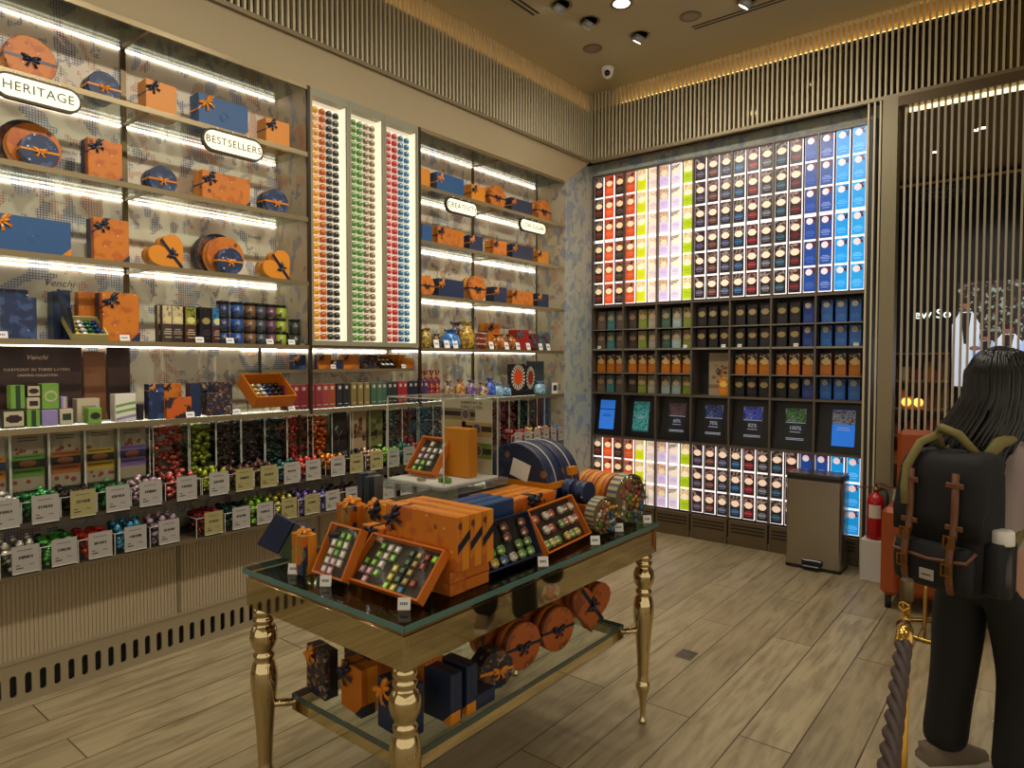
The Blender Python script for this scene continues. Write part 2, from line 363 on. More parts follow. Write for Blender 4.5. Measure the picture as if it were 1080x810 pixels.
# flavours: key, words, top colour, leaf colour, body colour, badge, band colour
FL = [('dark_a', 'black and gold', '#2a1c18', '#7a6a58', '#241a17', '#f2d6a8', '#8a3c2c'), ('org_a', 'bright orange', '#b04828', '#3a1c14', '#dd4a1c', '#ffe0b0', '#f08050'), ('dark_b', 'brown black', '#8a4a38', '#2a1814', '#2a1c18', '#f7d8a4', '#70584c'), ('org_b', 'rust orange', '#b87058', '#40241c', '#c9481e', '#ffdcae', '#e07a4e'),
      ('yel', 'lemon yellow', '#f2dcb6', '#d8b07c', '#d9dc1c', '#fff0cc', '#c0c418'), ('crm', 'plain cream', '#f4dfca', '#cfae92', '#f0ddd0', '#fbe6cc', '#c0a8b8'), ('lil', 'pale lilac', '#d8b496', '#b48a68', '#dcc6e6', '#f0d8b8', '#b8a0cc'), ('wht', 'white with black slanted stripes', '#f2dccc', '#1a1414', '#e9dbe9', '#fbe6cc', '#b4a4c8'), ('lim', 'lime green', '#f2dab0', '#c89c6c', '#b4cc1c', '#ffecc4', '#94ac14'),
      ('d1', 'black with mauve band', '#2c2022', '#8d7a70', '#221a1e', '#fbd9bd', '#6c6078'), ('d2', 'black with brown band', '#3a2024', '#8a6a60', '#261a1a', '#fbd9bd', '#8a5a50'), ('d3', 'black with slate band', '#2c2024', '#907c70', '#201c24', '#fbd9bd', '#6a7088'), ('d4', 'black with blue band', '#2c2024', '#8c7868', '#1c2028', '#fbd9bd', '#3c6a94'), ('d5', 'black with red band', '#4a1c22', '#96746a', '#241618', '#fbd9bd', '#a43238'),
      ('d6', 'black with grey band', '#2e2222', '#8c7a6c', '#201a1c', '#fbd9bd', '#7c7a80'), ('d7', 'black with teal band', '#2a2022', '#887868', '#1c1e20', '#fbd9bd', '#3f6478'), ('d8', 'black with maroon band', '#3a1c20', '#94786c', '#221618', '#fbd9bd', '#7a2a30'),
      ('b1', 'royal blue', '#20386c', '#5c1c24', '#1a4492', '#f2e0e6', '#4868c0'), ('b2', 'navy blue with white print', '#1c2c5c', '#74242c', '#204a98', '#f0e0e8', '#88a0e0'), ('s1', 'sky blue', '#28a8ec', '#3a1c24', '#169cec', '#fbe6ea', '#60c4fa'), ('s2', 'pale sky blue', '#30b0ee', '#5c2030', '#22a6ee', '#fbe2e4', '#7cd0fc')]
_bm = {}
def bar_mesh(f, lit, w, h, d, blue=False):
    key = (f[0], lit, round(h, 4))
    if key in _bm: return _bm[key]
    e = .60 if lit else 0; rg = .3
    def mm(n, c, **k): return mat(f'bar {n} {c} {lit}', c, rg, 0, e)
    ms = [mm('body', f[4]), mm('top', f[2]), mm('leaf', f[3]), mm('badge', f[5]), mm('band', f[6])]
    b = MB(); b.box(-w/2, w/2, -d/2, d/2, 0, h, 0, None, .002)
    y = -d/2-.0006
    def q(x0, x1, z0, z1, m, s=0): b.add([(x0, y-m*.0002, z0), (x1, y-m*.0002, z0+s), (x1, y-m*.0002, z1+s), (x0, y-m*.0002, z1)], [(0, 1, 2, 3)], m)
    iw = w*.47; tz = h*(.74 if blue else .50)
    q(-iw, iw, tz, h*.985, 1)
    rnd = random.Random(f[0])
    if f[0] == 'wht':
        for k in range(3): q(-iw, iw*(.3+.3*k), h*(.70+.07*k), h*(.735+.07*k), 2, h*.06)
    else:
        for k in range(16):
            cx = rnd.uniform(-iw*.85, iw*.85); cz = rnd.uniform(tz+h*.03, h*.96); a = rnd.uniform(0, 6.3); l = w*.19; pts = [(cx+math.cos(a+t)*l*s_, y-.0004, cz+math.sin(a+t)*l*s_) for t, s_ in ((0, 1), (1.9, .4), (3.14, 1), (5.0, .4))]
            pts = [(max(-iw, min(iw, p[0])), p[1], p[2]) for p in pts]
            if blue and cx < 0: continue
            b.add(pts, [(0, 1, 2, 3)] if (Vector(pts[1])-Vector(pts[0])).cross(Vector(pts[2])-Vector(pts[0])).y < 0 else [(3, 2, 1, 0)], 2)
    cz = h*(.80 if blue else .62); rx = w*(.28 if blue else .37); rz_ = w*(.28 if blue else .30); n = 18
    b.add([(rx*math.cos(2*PI*i/n)-(w*.05 if blue else 0), y-.0009, cz+rz_*math.sin(2*PI*i/n)) for i in range(n)], [tuple(range(n))], 3)
    if not blue: b.add([(-iw, y-.0008, cz), (0, y-.0008, cz-rz_*.45), (iw, y-.0008, cz), (0, y-.0008, cz+rz_*.45)], [(0, 1, 2, 3)], 3)
    if f[0] in ('yel', 'lil', 'crm', 'lim'): q(-iw, iw, h*.03, h*.42, 0)
    for k, (zz, ww) in enumerate(((.34, .55), (.28, .8), (.22, .8), (.13, .6))): q(-iw*ww, iw*ww, h*zz, h*(zz+.03), 4)
    if f[0][0] == 'd' and len(f[0]) == 2: q(-iw*.7, iw*.7, h*.2, h*.31, 4)
    _bm[key] = b.mesh('chocolate_bar', ms); return _bm[key]
for z0, z1, n in LZ:
    rh = (z1-z0)/n; up = n == 6
    for r in range(n):
        for c in range(21):
            f = FL[c]; bl = c >= 17
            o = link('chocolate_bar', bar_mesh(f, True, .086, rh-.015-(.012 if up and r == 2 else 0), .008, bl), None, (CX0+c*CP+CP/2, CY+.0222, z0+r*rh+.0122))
            tag(o, f'{f[1]} bar, {nth(n-1-r)} row down, {nth(c)} column of the {"upper" if up else "lower"} glowing panel', 'chocolate bar', ('bars in the upper glowing panel' if up else 'bars in the lower glowing panel'))
# real bars on the dark shelves
SF = {k: f for k, *f in []}
def F(key, words, top, leaf, body, badge, band): return (key, words, top, leaf, body, badge, band)
s_brown = F('k1', 'brown', '#5a463c', '#8a7460', '#6a5648', '#a08468', '#7c6858'); s_teal = F('k2', 'teal', '#4a5c58', '#8a8270', '#3f7a78', '#b09c7c', '#5c9490'); s_dkb = F('k3', 'dark brown', '#3a2c28', '#6c584c', '#3c2e2a', '#8f7a60', '#5c4a44'); s_lime = F('k4', 'olive lime', '#a0895c', '#7c6844', '#7f8f34', '#c2a878', '#94a048'); s_crm = F('k5', 'pale cream', '#9c8a6c', '#6c5c48', '#a8a088', '#c8b48c', '#c4bca4')
s_dgr = F('k6', 'dark green', '#4c4c40', '#7c7058', '#3c5848', '#a89878', '#5c7c6c'); s_pale = F('k7', 'pale grey blue', '#8a7c64', '#4c4036', '#97a8a4', '#c4b08c', '#b8c4c0'); s_amb = F('k8', 'amber and black', '#2c2420', '#c8bca4', '#b4640f', '#d8b060', '#c87c28'); s_blk = F('k9', 'black', '#1c1918', '#4a3f36', '#1e1b1b', '#b09a68', '#37343a'); s_dbl = F('k10', 'dark blue', '#1c2c58', '#4c2c34', '#1e3c8a', '#c8bcb0', '#4860a4'); s_blu = F('k11', 'bright blue', '#2c5490', '#2a2430', '#2a66b8', '#b8b0a4', '#4c88d0')
ROWS = [('top', 1.789, .17, [(s_brown, s_teal, s_brown), (s_dkb, s_lime, s_crm), (s_dgr, s_pale, s_lime), (s_blk,)*3, (s_blk,)*3, (s_blk, s_blk, s_dbl), (s_blu,)*3]), ('second', 1.613, .155, [(s_brown, s_teal, s_brown), (s_dkb, s_lime, s_crm), (s_dgr, s_pale, s_lime), (s_blk,)*3, (s_blk,)*3, (s_blk, s_blk, s_dbl), (s_blu,)*3]),
        ('third', 1.394, .165, [(s_amb,)*3, (s_amb,)*3, (s_amb,)*3, (), (s_amb,)*3, (s_amb,)*3, (s_amb,)*3]), ('lowest', 1.214, .155, [(s_brown, s_teal, s_brown), (s_dkb, s_lime, s_crm), (s_pale, s_pale, s_lime), (), (s_blk,)*3, (s_blk, s_blk, s_dbl), (s_blu,)*3])]
for rn, z, h, bays in [(a, b+.0006, c, d) for a, b, c, d in ROWS]:
    for i, bay in enumerate(bays):
        for k, f in enumerate(bay):
            x = CX0+i*BAY+.062+k*.099
            o = link('chocolate_bar', bar_mesh(f, False, .08, h, .03, f[0] in ('k10', 'k11')), None, (x, 5.425+random.uniform(-.006, .006), z), random.uniform(-.05, .05))
            tag(o, f'{f[1]} bar on the {rn} dark shelf, {nth(k)} {nth(i)} bay from the corner', 'chocolate bar', 'bars on the dark cabinet shelves')
bx = CX0+3*BAY
t = thing('info_card', 'beige photo card with cocoa picture standing in the dark cabinet above the screens', 'information card', (bx+.2, 5.45, 1.214))
MB().box(-.085, .085, -.004, .004, 0, .355).build('card_panel', mat('info card beige', '#9c8a6e', .5), t)
b = MB()
for k in range(22): b.ball((random.uniform(-.07, .07), -.004, random.uniform(.08, .25)), random.uniform(.01, .022), 7, 4, k % 3, sc=(1, .12, .8))
b.box(-.085, .085, -.0048, -.004, .06, .09, 2).build('card_picture', [mat('cocoa brown print', '#4c3626', .5), mat('orange nut print', '#a85c24', .5), mat('tan print', '#7c6448', .5)], t)
o = link('chocolate_bar', bar_mesh(F('k12', '', '#c07818', '#e0b050', '#c8780f', '#e8c060', '#e0a040'), False, .08, .155, .03), None, (bx+.265, 5.40, 1.214)); tag(o, 'single all-orange bar standing in front of the beige photo card', 'chocolate bar')

# price tags
def tag_mesh(w, h):
    c = MB(); Mx = Matrix.Rotation(R(-14), 4, 'X'); c.box(-w/2, w/2, -.001, .001, .001, h, 0, Mx)
    for k in range(4): c.box(-w*.32+k*w*.16, -w*.32+k*w*.16+w*.11, -.0016, -.001, h*.42, h*.64, 1, Mx)
    b = MB().box(-w*.6, w*.6, -.012, .022, 0, .002)
    return c.mesh('tag_card', [M_white, mat('grey blue print', '#5a6478', .6)]), b.mesh('tag_base', M_acr)
_tm = {}
def price_tag(loc, rz, label, w=.034, h=.028, group='small price tags on the shelves'):
    k = (w, h)
    if k not in _tm: _tm[k] = tag_mesh(w, h)
    t = thing('price_tag', label, 'price tag', loc, rz, group); link('tag_card', _tm[k][0], t); link('tag_base', _tm[k][1], t); return t
for px, py, lb in ((632, 366, 'under the teal bar nearest the corner'), (722.5, 364, 'under the lime bar of the third bay'), (763, 362.5, 'at the third black bar of the fourth bay'), (780, 362, 'at the first black bar of the fifth bay'), (839.5, 362, 'between the black bars and dark blue bar'), (903, 361, 'under the last bright blue bar')):
    p = atY(px, py, 5.375); price_tag((p.x, 5.372, 1.613), 0, f'small white price tag {lb}, second dark shelf', .034, .026)

# seven leaning display cards behind glass
SCN = [('#2f74d8', '#1c3c80', None, 'bright blue card with a dark stripe', -.03), ('#1f5f62', '#4ca0a0', None, 'teal patterned card', -.005), ('#17161a', '#5c4048', '60%', 'black card with brown photo and 60%', .015), ('#15151a', '#2c3c78', '70%', 'black card with blue figure and 70%', .015), ('#131316', '#3c4cb4', '82%', 'black card with violet blue photo and 82%', .012), ('#131416', '#3f7034', '100%', 'black card with green leaf photo and 100%', .015), ('#1c70d8', '#7c7c88', None, 'bright blue card with grey cocoa photo', .03)]
for i, (c1, c2, tx, ds, dx) in enumerate(SCN):
    xc = CX0+(i+.5)*BAY; t = thing('info_screen', f'{ds} in the {nth(i)} screen bay from the corner', 'screen', (xc, 5.375, .816)); t.rotation_euler.x = R(-9)
    MB().box(-BAY/2+.012, BAY/2-.012, 0, .012, 0, .38).build('screen_frame', mat('screen black', '#100f10', .3), t)
    w, h = .078, .27; z0 = .055
    gl = .55 if i in (0, 6) else .3 if i == 1 else .12
    pan = MB()
    if i in (0, 1, 6): pan.box(dx-w, dx+w, -.002, 0, z0, z0+h)
    else: pan.box(dx-w, dx+w, -.001, 0, z0, z0+h)
    sp = pan.build('screen_picture', mat(f'screen picture {i}', c1, .3, 0, gl), t)
    if i in (1, 2, 3, 4, 5, 6):
        pp = pattern(f'screen photo {i}', c2, [('#16161c' if i != 1 else '#1c5054', 'n', 60, .5, .6), ('#8c90a0' if i in (3, 4, 5, 6) else '#60504c' if i == 2 else '#2c7478', 'n', 45, .6, .66)], .3, .2)
        MB().box(dx-w, dx+w, -.0032, -.002, z0+h*(.60 if i > 1 else .05), z0+h*.99).build('screen_photo', pp, sp)
    inf = MB()
    if i == 0: inf.box(dx-w, dx+w, -.0032, -.002, z0+h*.67, z0+h*.70)
    for k, (zz, ww) in enumerate(((.50, .5), (.44, .6)) if i in (0, 1, 6) else ((.57, .95), (.30, .5), (.12, .85), (.08, .85))): inf.box(dx-w*ww, dx+w*ww, -.0036, -.0028, z0+h*zz, z0+h*(zz+.018))
    if tx: text(inf, tx, .042, Matrix.Translation((dx, -.003, z0+h*.42)) @ FRONT)
    inf.build('screen_lettering', mat('screen ink dark', '#143058', .5) if i == 0 else mat('screen ink light', '#a8b4cc', .5, 0, .25), sp)

# ------------------------------------------------------------------ pedal bin, white block, extinguisher, armchair
t = thing('pedal_bin', 'tall brushed steel pedal bin standing in front of the lit bar cabinet', 'bin', (-1.30, 5.185, 0))
b = MB(); out = []
for cx, cy, a0 in ((.165, .095, 0), (-.165, .095, 90), (-.165, -.095, 180), (.165, -.095, 270)):
    for k in range(6): a = R(a0+k*18); out.append((cx+.022*math.cos(a), cy+.022*math.sin(a)))
def rprism(o2, z0, z1, s=1): 
    q = MB(); n = len(o2); v = [(x*s, y*s, z) for z in (z0, z1) for x, y in o2]; q.add(v, [(i, (i+1) % n, n+(i+1) % n, n+i) for i in range(n)], 0, True); q.add(v, [tuple(range(n))[::-1], tuple(range(n, 2*n))], 0); return q
rprism(out, .025, .645).build('bin_body', M_steel, t); rprism(out, 0, .0245, 1.01).build('bin_base', M_black, t); rprism(out, .6455, .672, 1.012).build('lid_rim', M_black, t); rprism(out, .6725, .69, .985).build('lid', mat('bin lid steel', '#5d564d', .35, .8), t)
b = MB(); b.box(-.07, .07, -.135, -.12, .03, .075, 0, None, .006).box(-.055, .055, -.165, -.13, .026, .04, 0, None, .004); b.build('pedal', mat('pedal black', '#1a1d1f', .3), t)
tag(MB().box(-.985, -.833, 5.05, 5.17, 0, .285, ch=.004).build('plinth_block', mat('white painted block', '#cfcbc4', .6)), 'white painted block on the floor carrying the red extinguisher', 'plinth')
t = thing('fire_extinguisher', 'red fire extinguisher standing on the white block', 'fire extinguisher', (-.908, 5.11, .285)); M_red = mat('extinguisher red', '#b0161c', .25)
cy_ = MB().lathe([(.05, 0), (.054, .008), (.054, .25), (.05, .275), (.036, .30), (.018, .312), (.016, .33)], 24).build('cylinder', M_red, t)
MB().lathe([(.02, .33), (.02, .345), (.012, .36)], 14).build('valve', mat('valve metal', '#8a7a50', .3, .8), t)
MB().box(-.075, .02, -.008, .008, .372, .38, 0, Matrix.Rotation(.25, 4, 'Y')).box(-.07, .015, -.007, .007, .35, .357, 0, Matrix.Rotation(-.1, 4, 'Y')).tube([(0, 0, .36), (0, 0, .385)], .008).build('handle', mat('handle dark red', '#6c1014', .35), t)
MB().tube([(.02, 0, .345), (.06, -.01, .35), (.075, -.02, .30), (.07, -.025, .15), (.065, -.025, .06)], .009, 8).build('hose', M_black, t)
l = MB()
for k in range(7):
    a = R(232+k*12); a2 = R(232+(k+1)*12); l.add([(.0545*math.cos(a), .0545*math.sin(a), .15), (.0545*math.cos(a2), .0545*math.sin(a2), .15), (.0545*math.cos(a2), .0545*math.sin(a2), .24), (.0545*math.cos(a), .0545*math.sin(a), .24)], [(0, 1, 2, 3)], 0)
l.build('instruction_label', mat('extinguisher label', '#d8d2c4', .5), cy_)
t = thing('armchair', 'orange leather armchair with tall back behind the person with backpack', 'armchair', (-.478, 4.84, 0)); M_leath = mat('orange leather', '#9c450d', .38)
def soft(x0, x1, y0, y1, z0, z1, n, ch=.03): MB().box(x0, x1, y0, y1, z0, z1, 0, None, ch).build(n, M_leath, t)
soft(-.30, -.2, -.3, .3, .08, .62, 'armrest'); soft(.2, .30, -.3, .3, .08, .62, 'armrest'); soft(-.30, .30, .2, .30, .08, 1.05, 'backrest'); soft(-.2, .2, -.3, .2, .1, .42, 'seat')
for sx in (-.26, .26):
    for sy in (-.25, .25): MB().tube([(sx, sy, 0), (sx, sy, .08)], .018).build('leg', M_black, t)
t = thing('side_table', 'low gold wire-legged side table between the armchair and the person', 'side table', (-.47, 4.30, 0))
MB().lathe([(.19, .50), (.195, .505), (.195, .515), (.19, .52)], 28).build('table_top', mat('dark bronze top', '#4a3a26', .3, .7), t)
ring = [(.17*math.cos(2*PI*k/24), .17*math.sin(2*PI*k/24), .012) for k in range(25)]; MB().tube(ring, .01).build('base_ring', M_gold, t)
for k in range(3): a = 2*PI*k/3+.4; MB().tube([(.165*math.cos(a), .165*math.sin(a), .02), (.165*math.cos(a), .165*math.sin(a), .5)], .009).build('leg', M_gold, t)
# ------------------------------------------------------------------ left wall shelving
ZS = [3.07, 2.69, 2.32, 1.953, 1.588, 1.212, .815]
unit = thing('shelving_unit', 'long wall shelving of glass shelves with metal rims on a halftone flower back panel', 'shelving', (0, 0, 0))
YA, YAE, YC0, YC1 = -1.0, 2.296, 3.166, 4.895
MB().box(XP-.03, XP-.002, YA, YC1, .6, 3.6).build('back_panel', M_wall, unit)
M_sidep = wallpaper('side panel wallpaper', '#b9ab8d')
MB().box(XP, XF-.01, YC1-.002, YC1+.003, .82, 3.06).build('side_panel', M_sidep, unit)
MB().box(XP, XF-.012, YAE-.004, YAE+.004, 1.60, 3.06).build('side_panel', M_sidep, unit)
def run(z, y0, y1, led=True, rim=True):
    MB().box(XP, XF-.006, y0, y1, z-.010, z-.0005).build('shelf', M_glass, unit)
    MB().box(XF-.006, XF+.002, y0, y1, z-.024, z+.001).build('shelf_rim', M_rim, unit)
    if led: MB().box(XP+.001, XP+.007, y0+.02, y1-.02, z-.023, z-.016).build('light_strip', M_led, unit)
PA = [atX(131, 200, XP).y, atX(296, 200, XP).y]; PC = [atX(498, 200, XP).y, atX(566, 260, XP).y]
for z in ZS[:5]: run(z, YA, YAE-.005); run(z, YC0, YC1-.006)
run(ZS[5], YA, YC1-.006)
MB().box(XP, XF-.0015, YA, YC1, ZS[6]-.022, ZS[6]-.001).build('shelf', mat('bin shelf dark', '#3c3428', .4), unit)
MB().box(XP, -3.40, 2.02, 3.15, 1.436, 1.446).build('shelf', M_glass, unit); MB().box(-3.40, -3.394, 2.02, 3.15, 1.43, 1.448).build('shelf_rim', M_rim, unit); MB().box(-3.41, -3.398, 2.008, 2.02, 1.43, 1.575).build('shelf_end', M_dkbronze, unit)
MB().box(XP+.001, XP+.010, 2.05, 3.12, 1.556, 1.566).build('light_strip', M_led, unit)
MB().box(XP, XF, YAE+.01, YC0-.01, 1.575, 1.588).build('shelf', M_bronze, unit)
for y in [.15]+PA: MB().box(XP, XP+.014, y-.012, y+.012, 1.60, 3.06).build('post', M_bronze, unit)
for y in PC: MB().box(XP, XP+.014, y-.009, y+.009, 1.22, 3.06).build('post', M_bronze, unit)
for y in (YAE+.001, YC0-.003): MB().box(XF-.012, XF+.004, y-.0095, y+.0095, 1.19, 3.07).build('post', M_dkbronze, unit); MB().box(-3.464, -3.452, y-.0065, y+.0065, .945, 1.188).build('post', M_dkbronze, unit)
for z in ZS[:4]:
    for y in PA[:1]+PC[:1]: MB().box(XP+.014, XF-.006, y-.006, y+.006, z-.022, z-.0105).build('bracket', M_rim, unit)
# lower counter, reeded front and slotted plinth
MB().box(XP, -3.335, YA, YC1, .585, .597).build('counter_top', mat('counter bronze', '#5c4f38', .4), unit)
rd = MB(); k = YA
while k < YC1: rd.box(-3.498, -3.4935, k, k+.0115, .19, .585); k += .0165
rd.box(-3.52, -3.498, YA, YC1, .19, .585); rd.build('reeded_panel', mat('reeded taupe panel', '#a8977a', .5), unit)
for y in (-.15, .75, 1.595, 2.45, 3.3, 4.15): MB().box(-3.4975, -3.488, y-.008, y+.008, .19, .585).build('panel_joint', mat('panel joint', '#776a51', .4), unit)
MB().box(XP, -3.52, YA, YC1, 0, .585).build('counter_back', M_dkbronze, unit)
# plinth with real rounded slots
pl = MB(); PX = -3.472; z0, z1, pitch = .033, .130, .0555; k = YA+.0155
hw = .0128; n = 6
def col(y, z): return (PX, y, z)
slot_dark = MB()
while k+pitch < YC1+.05:
    a, b = k, k+pitch; c = (a+b)/2
    arc_t = [(c-hw*math.cos(PI*i/n), z1-hw+hw*math.sin(PI*i/n)) for i in range(n+1)]; arc_b = [(c-hw*math.cos(PI*i/n), z0+hw-hw*math.sin(PI*i/n)) for i in range(n+1)]
    top = [(a, .183)]+[(a, z1-hw)]+arc_t+[(b, z1-hw), (b, .183)]
    pl.add([col(*p) for p in [(a, .183), (a, z1-hw)]+arc_t+[(b, z1-hw), (b, .183)]], [tuple(range(n+5))], 0)
    pl.add([col(*p) for p in [(b, 0), (b, z0+hw)]+arc_b[::-1]+[(a, z0+hw), (a, 0)]], [tuple(range(n+5))], 0)
    pl.add([col(a, z0+hw), col(c-hw, z0+hw), col(c-hw, z1-hw), col(a, z1-hw)], [(0, 1, 2, 3)], 0); pl.add([col(c+hw, z0+hw), col(b, z0+hw), col(b, z1-hw), col(c+hw, z1-hw)], [(0, 1, 2, 3)], 0)
    ring_ = arc_t+arc_b[::-1]; m_ = len(ring_)
    pl.add([(PX, y, z) for y, z in ring_]+[(PX-.012, y, z) for y, z in ring_], [(i, m_+i, m_+(i+1) % m_, (i+1) % m_) for i in range(m_)], 0)
    k += pitch
pl.box(PX-.03, PX+.004, YA, YC1, .183, .192); pl.build('plinth', mat('plinth taupe metal', '#94866a', .45, .2), unit)
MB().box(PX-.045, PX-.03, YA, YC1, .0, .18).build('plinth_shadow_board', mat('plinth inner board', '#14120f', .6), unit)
# script lettering scattered on the back panel
RX = Matrix.Rotation(R(90), 4, 'Z') @ FRONT
for px, py, sc in ((62, 299, .075), (70, 160, .05), (268, 250, .05), (305, 256, .04), (240, 40, .05), (478, 284, .04), (540, 190, .035), (535, 346, .04)):
    p = atX(px, py, XP); lg = MB(); text(lg, 'Venchi', sc*.62, Matrix.Translation((XP-.001, p.y, p.z)) @ RX, th=.0016, shear=.35); lg.build('script_lettering', mat('script ink grey', '#6f6a68', .6), unit)

# ------------------------------------------------------------------ boxes of every shape
def bow(mb, cx, z, y, s, ang=0.0, m=0, tails=True):
    for sg in (-1, 1):
        for da, l, w in ((.35, 1.0, .42), (-.3, .85, .36)):
            a = ang+(0 if sg > 0 else PI)+sg*da
            q = Matrix.Rotation(-a, 3, 'Y'); mb.ball(Vector((cx, y-s*.12, z))+q @ Vector((s*.48*l, 0, 0)), s*.5, 7, 5, m, sc=(l, .34, w), rot=q)
    mb.ball((cx, y-s*.2, z), s*.17, 7, 5, m)
    if tails:
        for sg in (-1, 1):
            a = ang-PI/2+sg*.5; q = Matrix.Rotation(-a, 3, 'Y'); p = [Vector((cx, y-s*.1, z))+q @ Vector(v) for v in ((0, 0, -s*.07), (s*.55, -s*.15, -s*.1), (s*1.0, -s*.02, -s*.17), (s*.9, -s*.02, 0), (s*1.0, -s*.02, s*.17), (s*.55, -s*.15, s*.1), (0, 0, s*.07))]
            p2 = [v+Vector((0, .0016, 0)) for v in p]; nn = 7
            mb.add(p+p2, [(0, 1, 5, 6), (1, 2, 3), (1, 3, 5), (3, 4, 5), (7, 13, 12, 8), (8, 10, 9), (8, 12, 10), (10, 12, 11)]+[(i, nn+i, nn+(i+1) % nn, (i+1) % nn) for i in range(nn)], m)
def gift_box(loc, rz, w, h, d, face, side, label, bowm=None, corner=None, group=None, pos='tl', bs=None, name='gift_box', cat='gift box', logo=False, tilt=0):
    t = thing(name, label, cat, loc, rz, group)
    if tilt: t.rotation_euler.x = tilt
    MB().box(-w/2+.001, w/2-.001, -d*.1, d/2, .001, h-.001, 0, None, .0015).build('box_base', side, t)
    ld = MB().box(-w/2, w/2, -d/2, -d*.1, 0, h, 0, None, .002).build('lid', [face], t)
    if bowm:
        e = min(w, h); r = MB(); s = bs or e*.26; y = -d/2
        if pos == 'tl':
            c = e*.42; wd = e*.055
            r.add([(-w/2-.001, y-.0015, h-c), (-w/2-.001, y-.0015, h-c-wd), (-w/2+c+wd, y-.0015, h+.001), (-w/2+c, y-.0015, h+.001), (-w/2-.001, d/2, h-c), (-w/2-.001, d/2, h-c-wd), (-w/2+c+wd, d/2, h+.001), (-w/2+c, d/2, h+.001)], [(0, 1, 2, 3), (0, 4, 5, 1), (3, 2, 6, 7)], 0)
            rb_ = r.build('ribbon', bowm, t); b = MB(); bow(b, -w/2+c*.52, h-c*.5, y, s, R(38)); b.build('bow', bowm, rb_)
        elif pos == 'h':
            r.box(-w/2-.0015, w/2+.0015, y-.0015, d/2, h*.46, h*.52); rb_ = r.build('ribbon', bowm, t); b = MB(); bow(b, 0, h*.49, y, s, 0); b.build('bow', bowm, rb_)
        elif pos == 'top':
            r.box(-w*.04, w*.04, y-.0015, d/2+.0015, -.0, h+.0015); rb_ = r.build('ribbon', bowm, t); b = MB(); bow(b, 0, 0, 0, s, 0); 
            bb = MB(); Mx = Matrix.Translation((0, 0, h+s*.1)) @ Matrix.Rotation(R(-65), 4, 'X'); bb.add(b.v, b.f, 0, True, Mx); bb.build('bow', bowm, rb_)
        elif pos == 'v':
            r.box(-w*.05, w*.05, y-.0015, d/2+.0015, 0, h+.0015); rb_ = r.build('ribbon', bowm, t); b = MB(); bow(b, 0, h*.9, y, s, 0); b.build('bow', bowm, rb_)
    if corner:
        c = min(w, h)*.3; y = -d/2-.0012
        MB().prism([(w/2+.001, -.0), (w/2+.001, c), (w/2-c, -.0)], y, d*.3).build('corner_band', corner, t)
    if logo:
        b = MB(); n = 20
        for rr in (.085, .06): b.tube([(rr*h*1.6*math.cos(2*PI*k/n), -d/2-.0006, h*.5+rr*h*1.6*math.sin(2*PI*k/n)) for k in range(n+1)], .0012, 4)
        text(b, 'V', h*.13, Matrix.Translation((0, -d/2-.0006, h*.5)) @ FRONT, shear=.3); b.build('emblem', mat('emblem print', '#4c74a4', .5), ld)
    return t
def round_box(loc, rz, r, d, face, side, label, bowm=None, group=None, lid=True, name='round_gift_box', bs=None):
    t = thing(name, label, 'round gift box', loc, rz, group); F_ = Matrix.Translation((0, 0, r)) @ Matrix.Rotation(R(90), 4, 'X')   # local +z of the lathe turns to -y
    MB().lathe([(r*.985, -d/2), (r*.985, d*.08)], 36, 0, F_).build('box_base', side, t)
    MB().lathe([(r, d*.081), (r, d/2-.002), (r-.003, d/2)], 36, 0, F_).build('lid', [face], t)
    if bowm:
        q = MB(); q.box(-r*1.0, r*1.0, -d/2-.0018, -d/2+.0, r*.94, r*1.06)
        for k in range(-4, 5):
            pass
        q.box(-r*1.012, -r*.985, -d/2, d/2, r*.94, r*1.06).box(r*.985, r*1.012, -d/2, d/2, r*.94, r*1.06); rb_ = q.build('ribbon', bowm, t)
        b = MB(); bow(b, 0, r, -d/2, bs or r*.42, 0); b.build('bow', bowm, rb_)
    return t
def heart_out(w, h, n=28):
    o = []
    for k in range(n):
        a = -2*PI*k/n; x = 16*math.sin(a)**3; z = 13*math.cos(a)-5*math.cos(2*a)-2*math.cos(3*a)-math.cos(4*a); o.append((x/32*w, (z+17)/29*h))
    return o[::-1] if False else o
def heart_box(loc, rz, w, h, d, face, ribm, label, group=None, spin=0):
    t = thing('heart_gift_box', label, 'heart shaped gift box', loc, rz, group)
    o = heart_out(w, h)
    if spin:
        c, s_ = math.cos(spin), math.sin(spin); o = [((x*c-(z-h/2)*s_), x*s_+(z-h/2)*c+h/2) for x, z in o]; mz = min(p[1] for p in o); o = [(x, z-mz) for x, z in o]
    zc = sum(p[1] for p in o)/len(o)
    MB().prism([(x*.98, zc+(z-zc)*.98+0) for x, z in o], -d*.08, d/2, smooth=True).build('box_base', face, t)
    MB().prism(o, -d/2, -d*.081, smooth=True).build('lid', face, t)
    L_ = max(w, h)*.62; q = MB(); Mx = Matrix.Translation((0, 0, zc)) @ Matrix.Rotation(R(-38), 4, 'Y'); q.box(-.008, .008, -d/2-.002, -d/2-.0003, -L_*.72, L_*.72, 0, Mx)
    if ribm: rb_ = q.build('ribbon', ribm, t); b = MB(); bow(b, 0, zc, -d/2, w*.18, R(60)); b.build('bow', ribm, rb_)
    return t
RL = R(90)
def lw(x0, y0, x1, y1, zi, X=-3.43):
    """photo box on the left shelves -> (centre y, width, height) of a thing standing on shelf zi"""
    xm, ym = (x0+x1)/2, (y0+y1)/2; a = atX(x0, ym, X).y; b = atX(x1, ym, X).y; tp = atX(xm, y0, X).z
    return (a+b)/2, b-a, tp-ZS[zi]
GA = 'gift boxes on the left wall shelves'
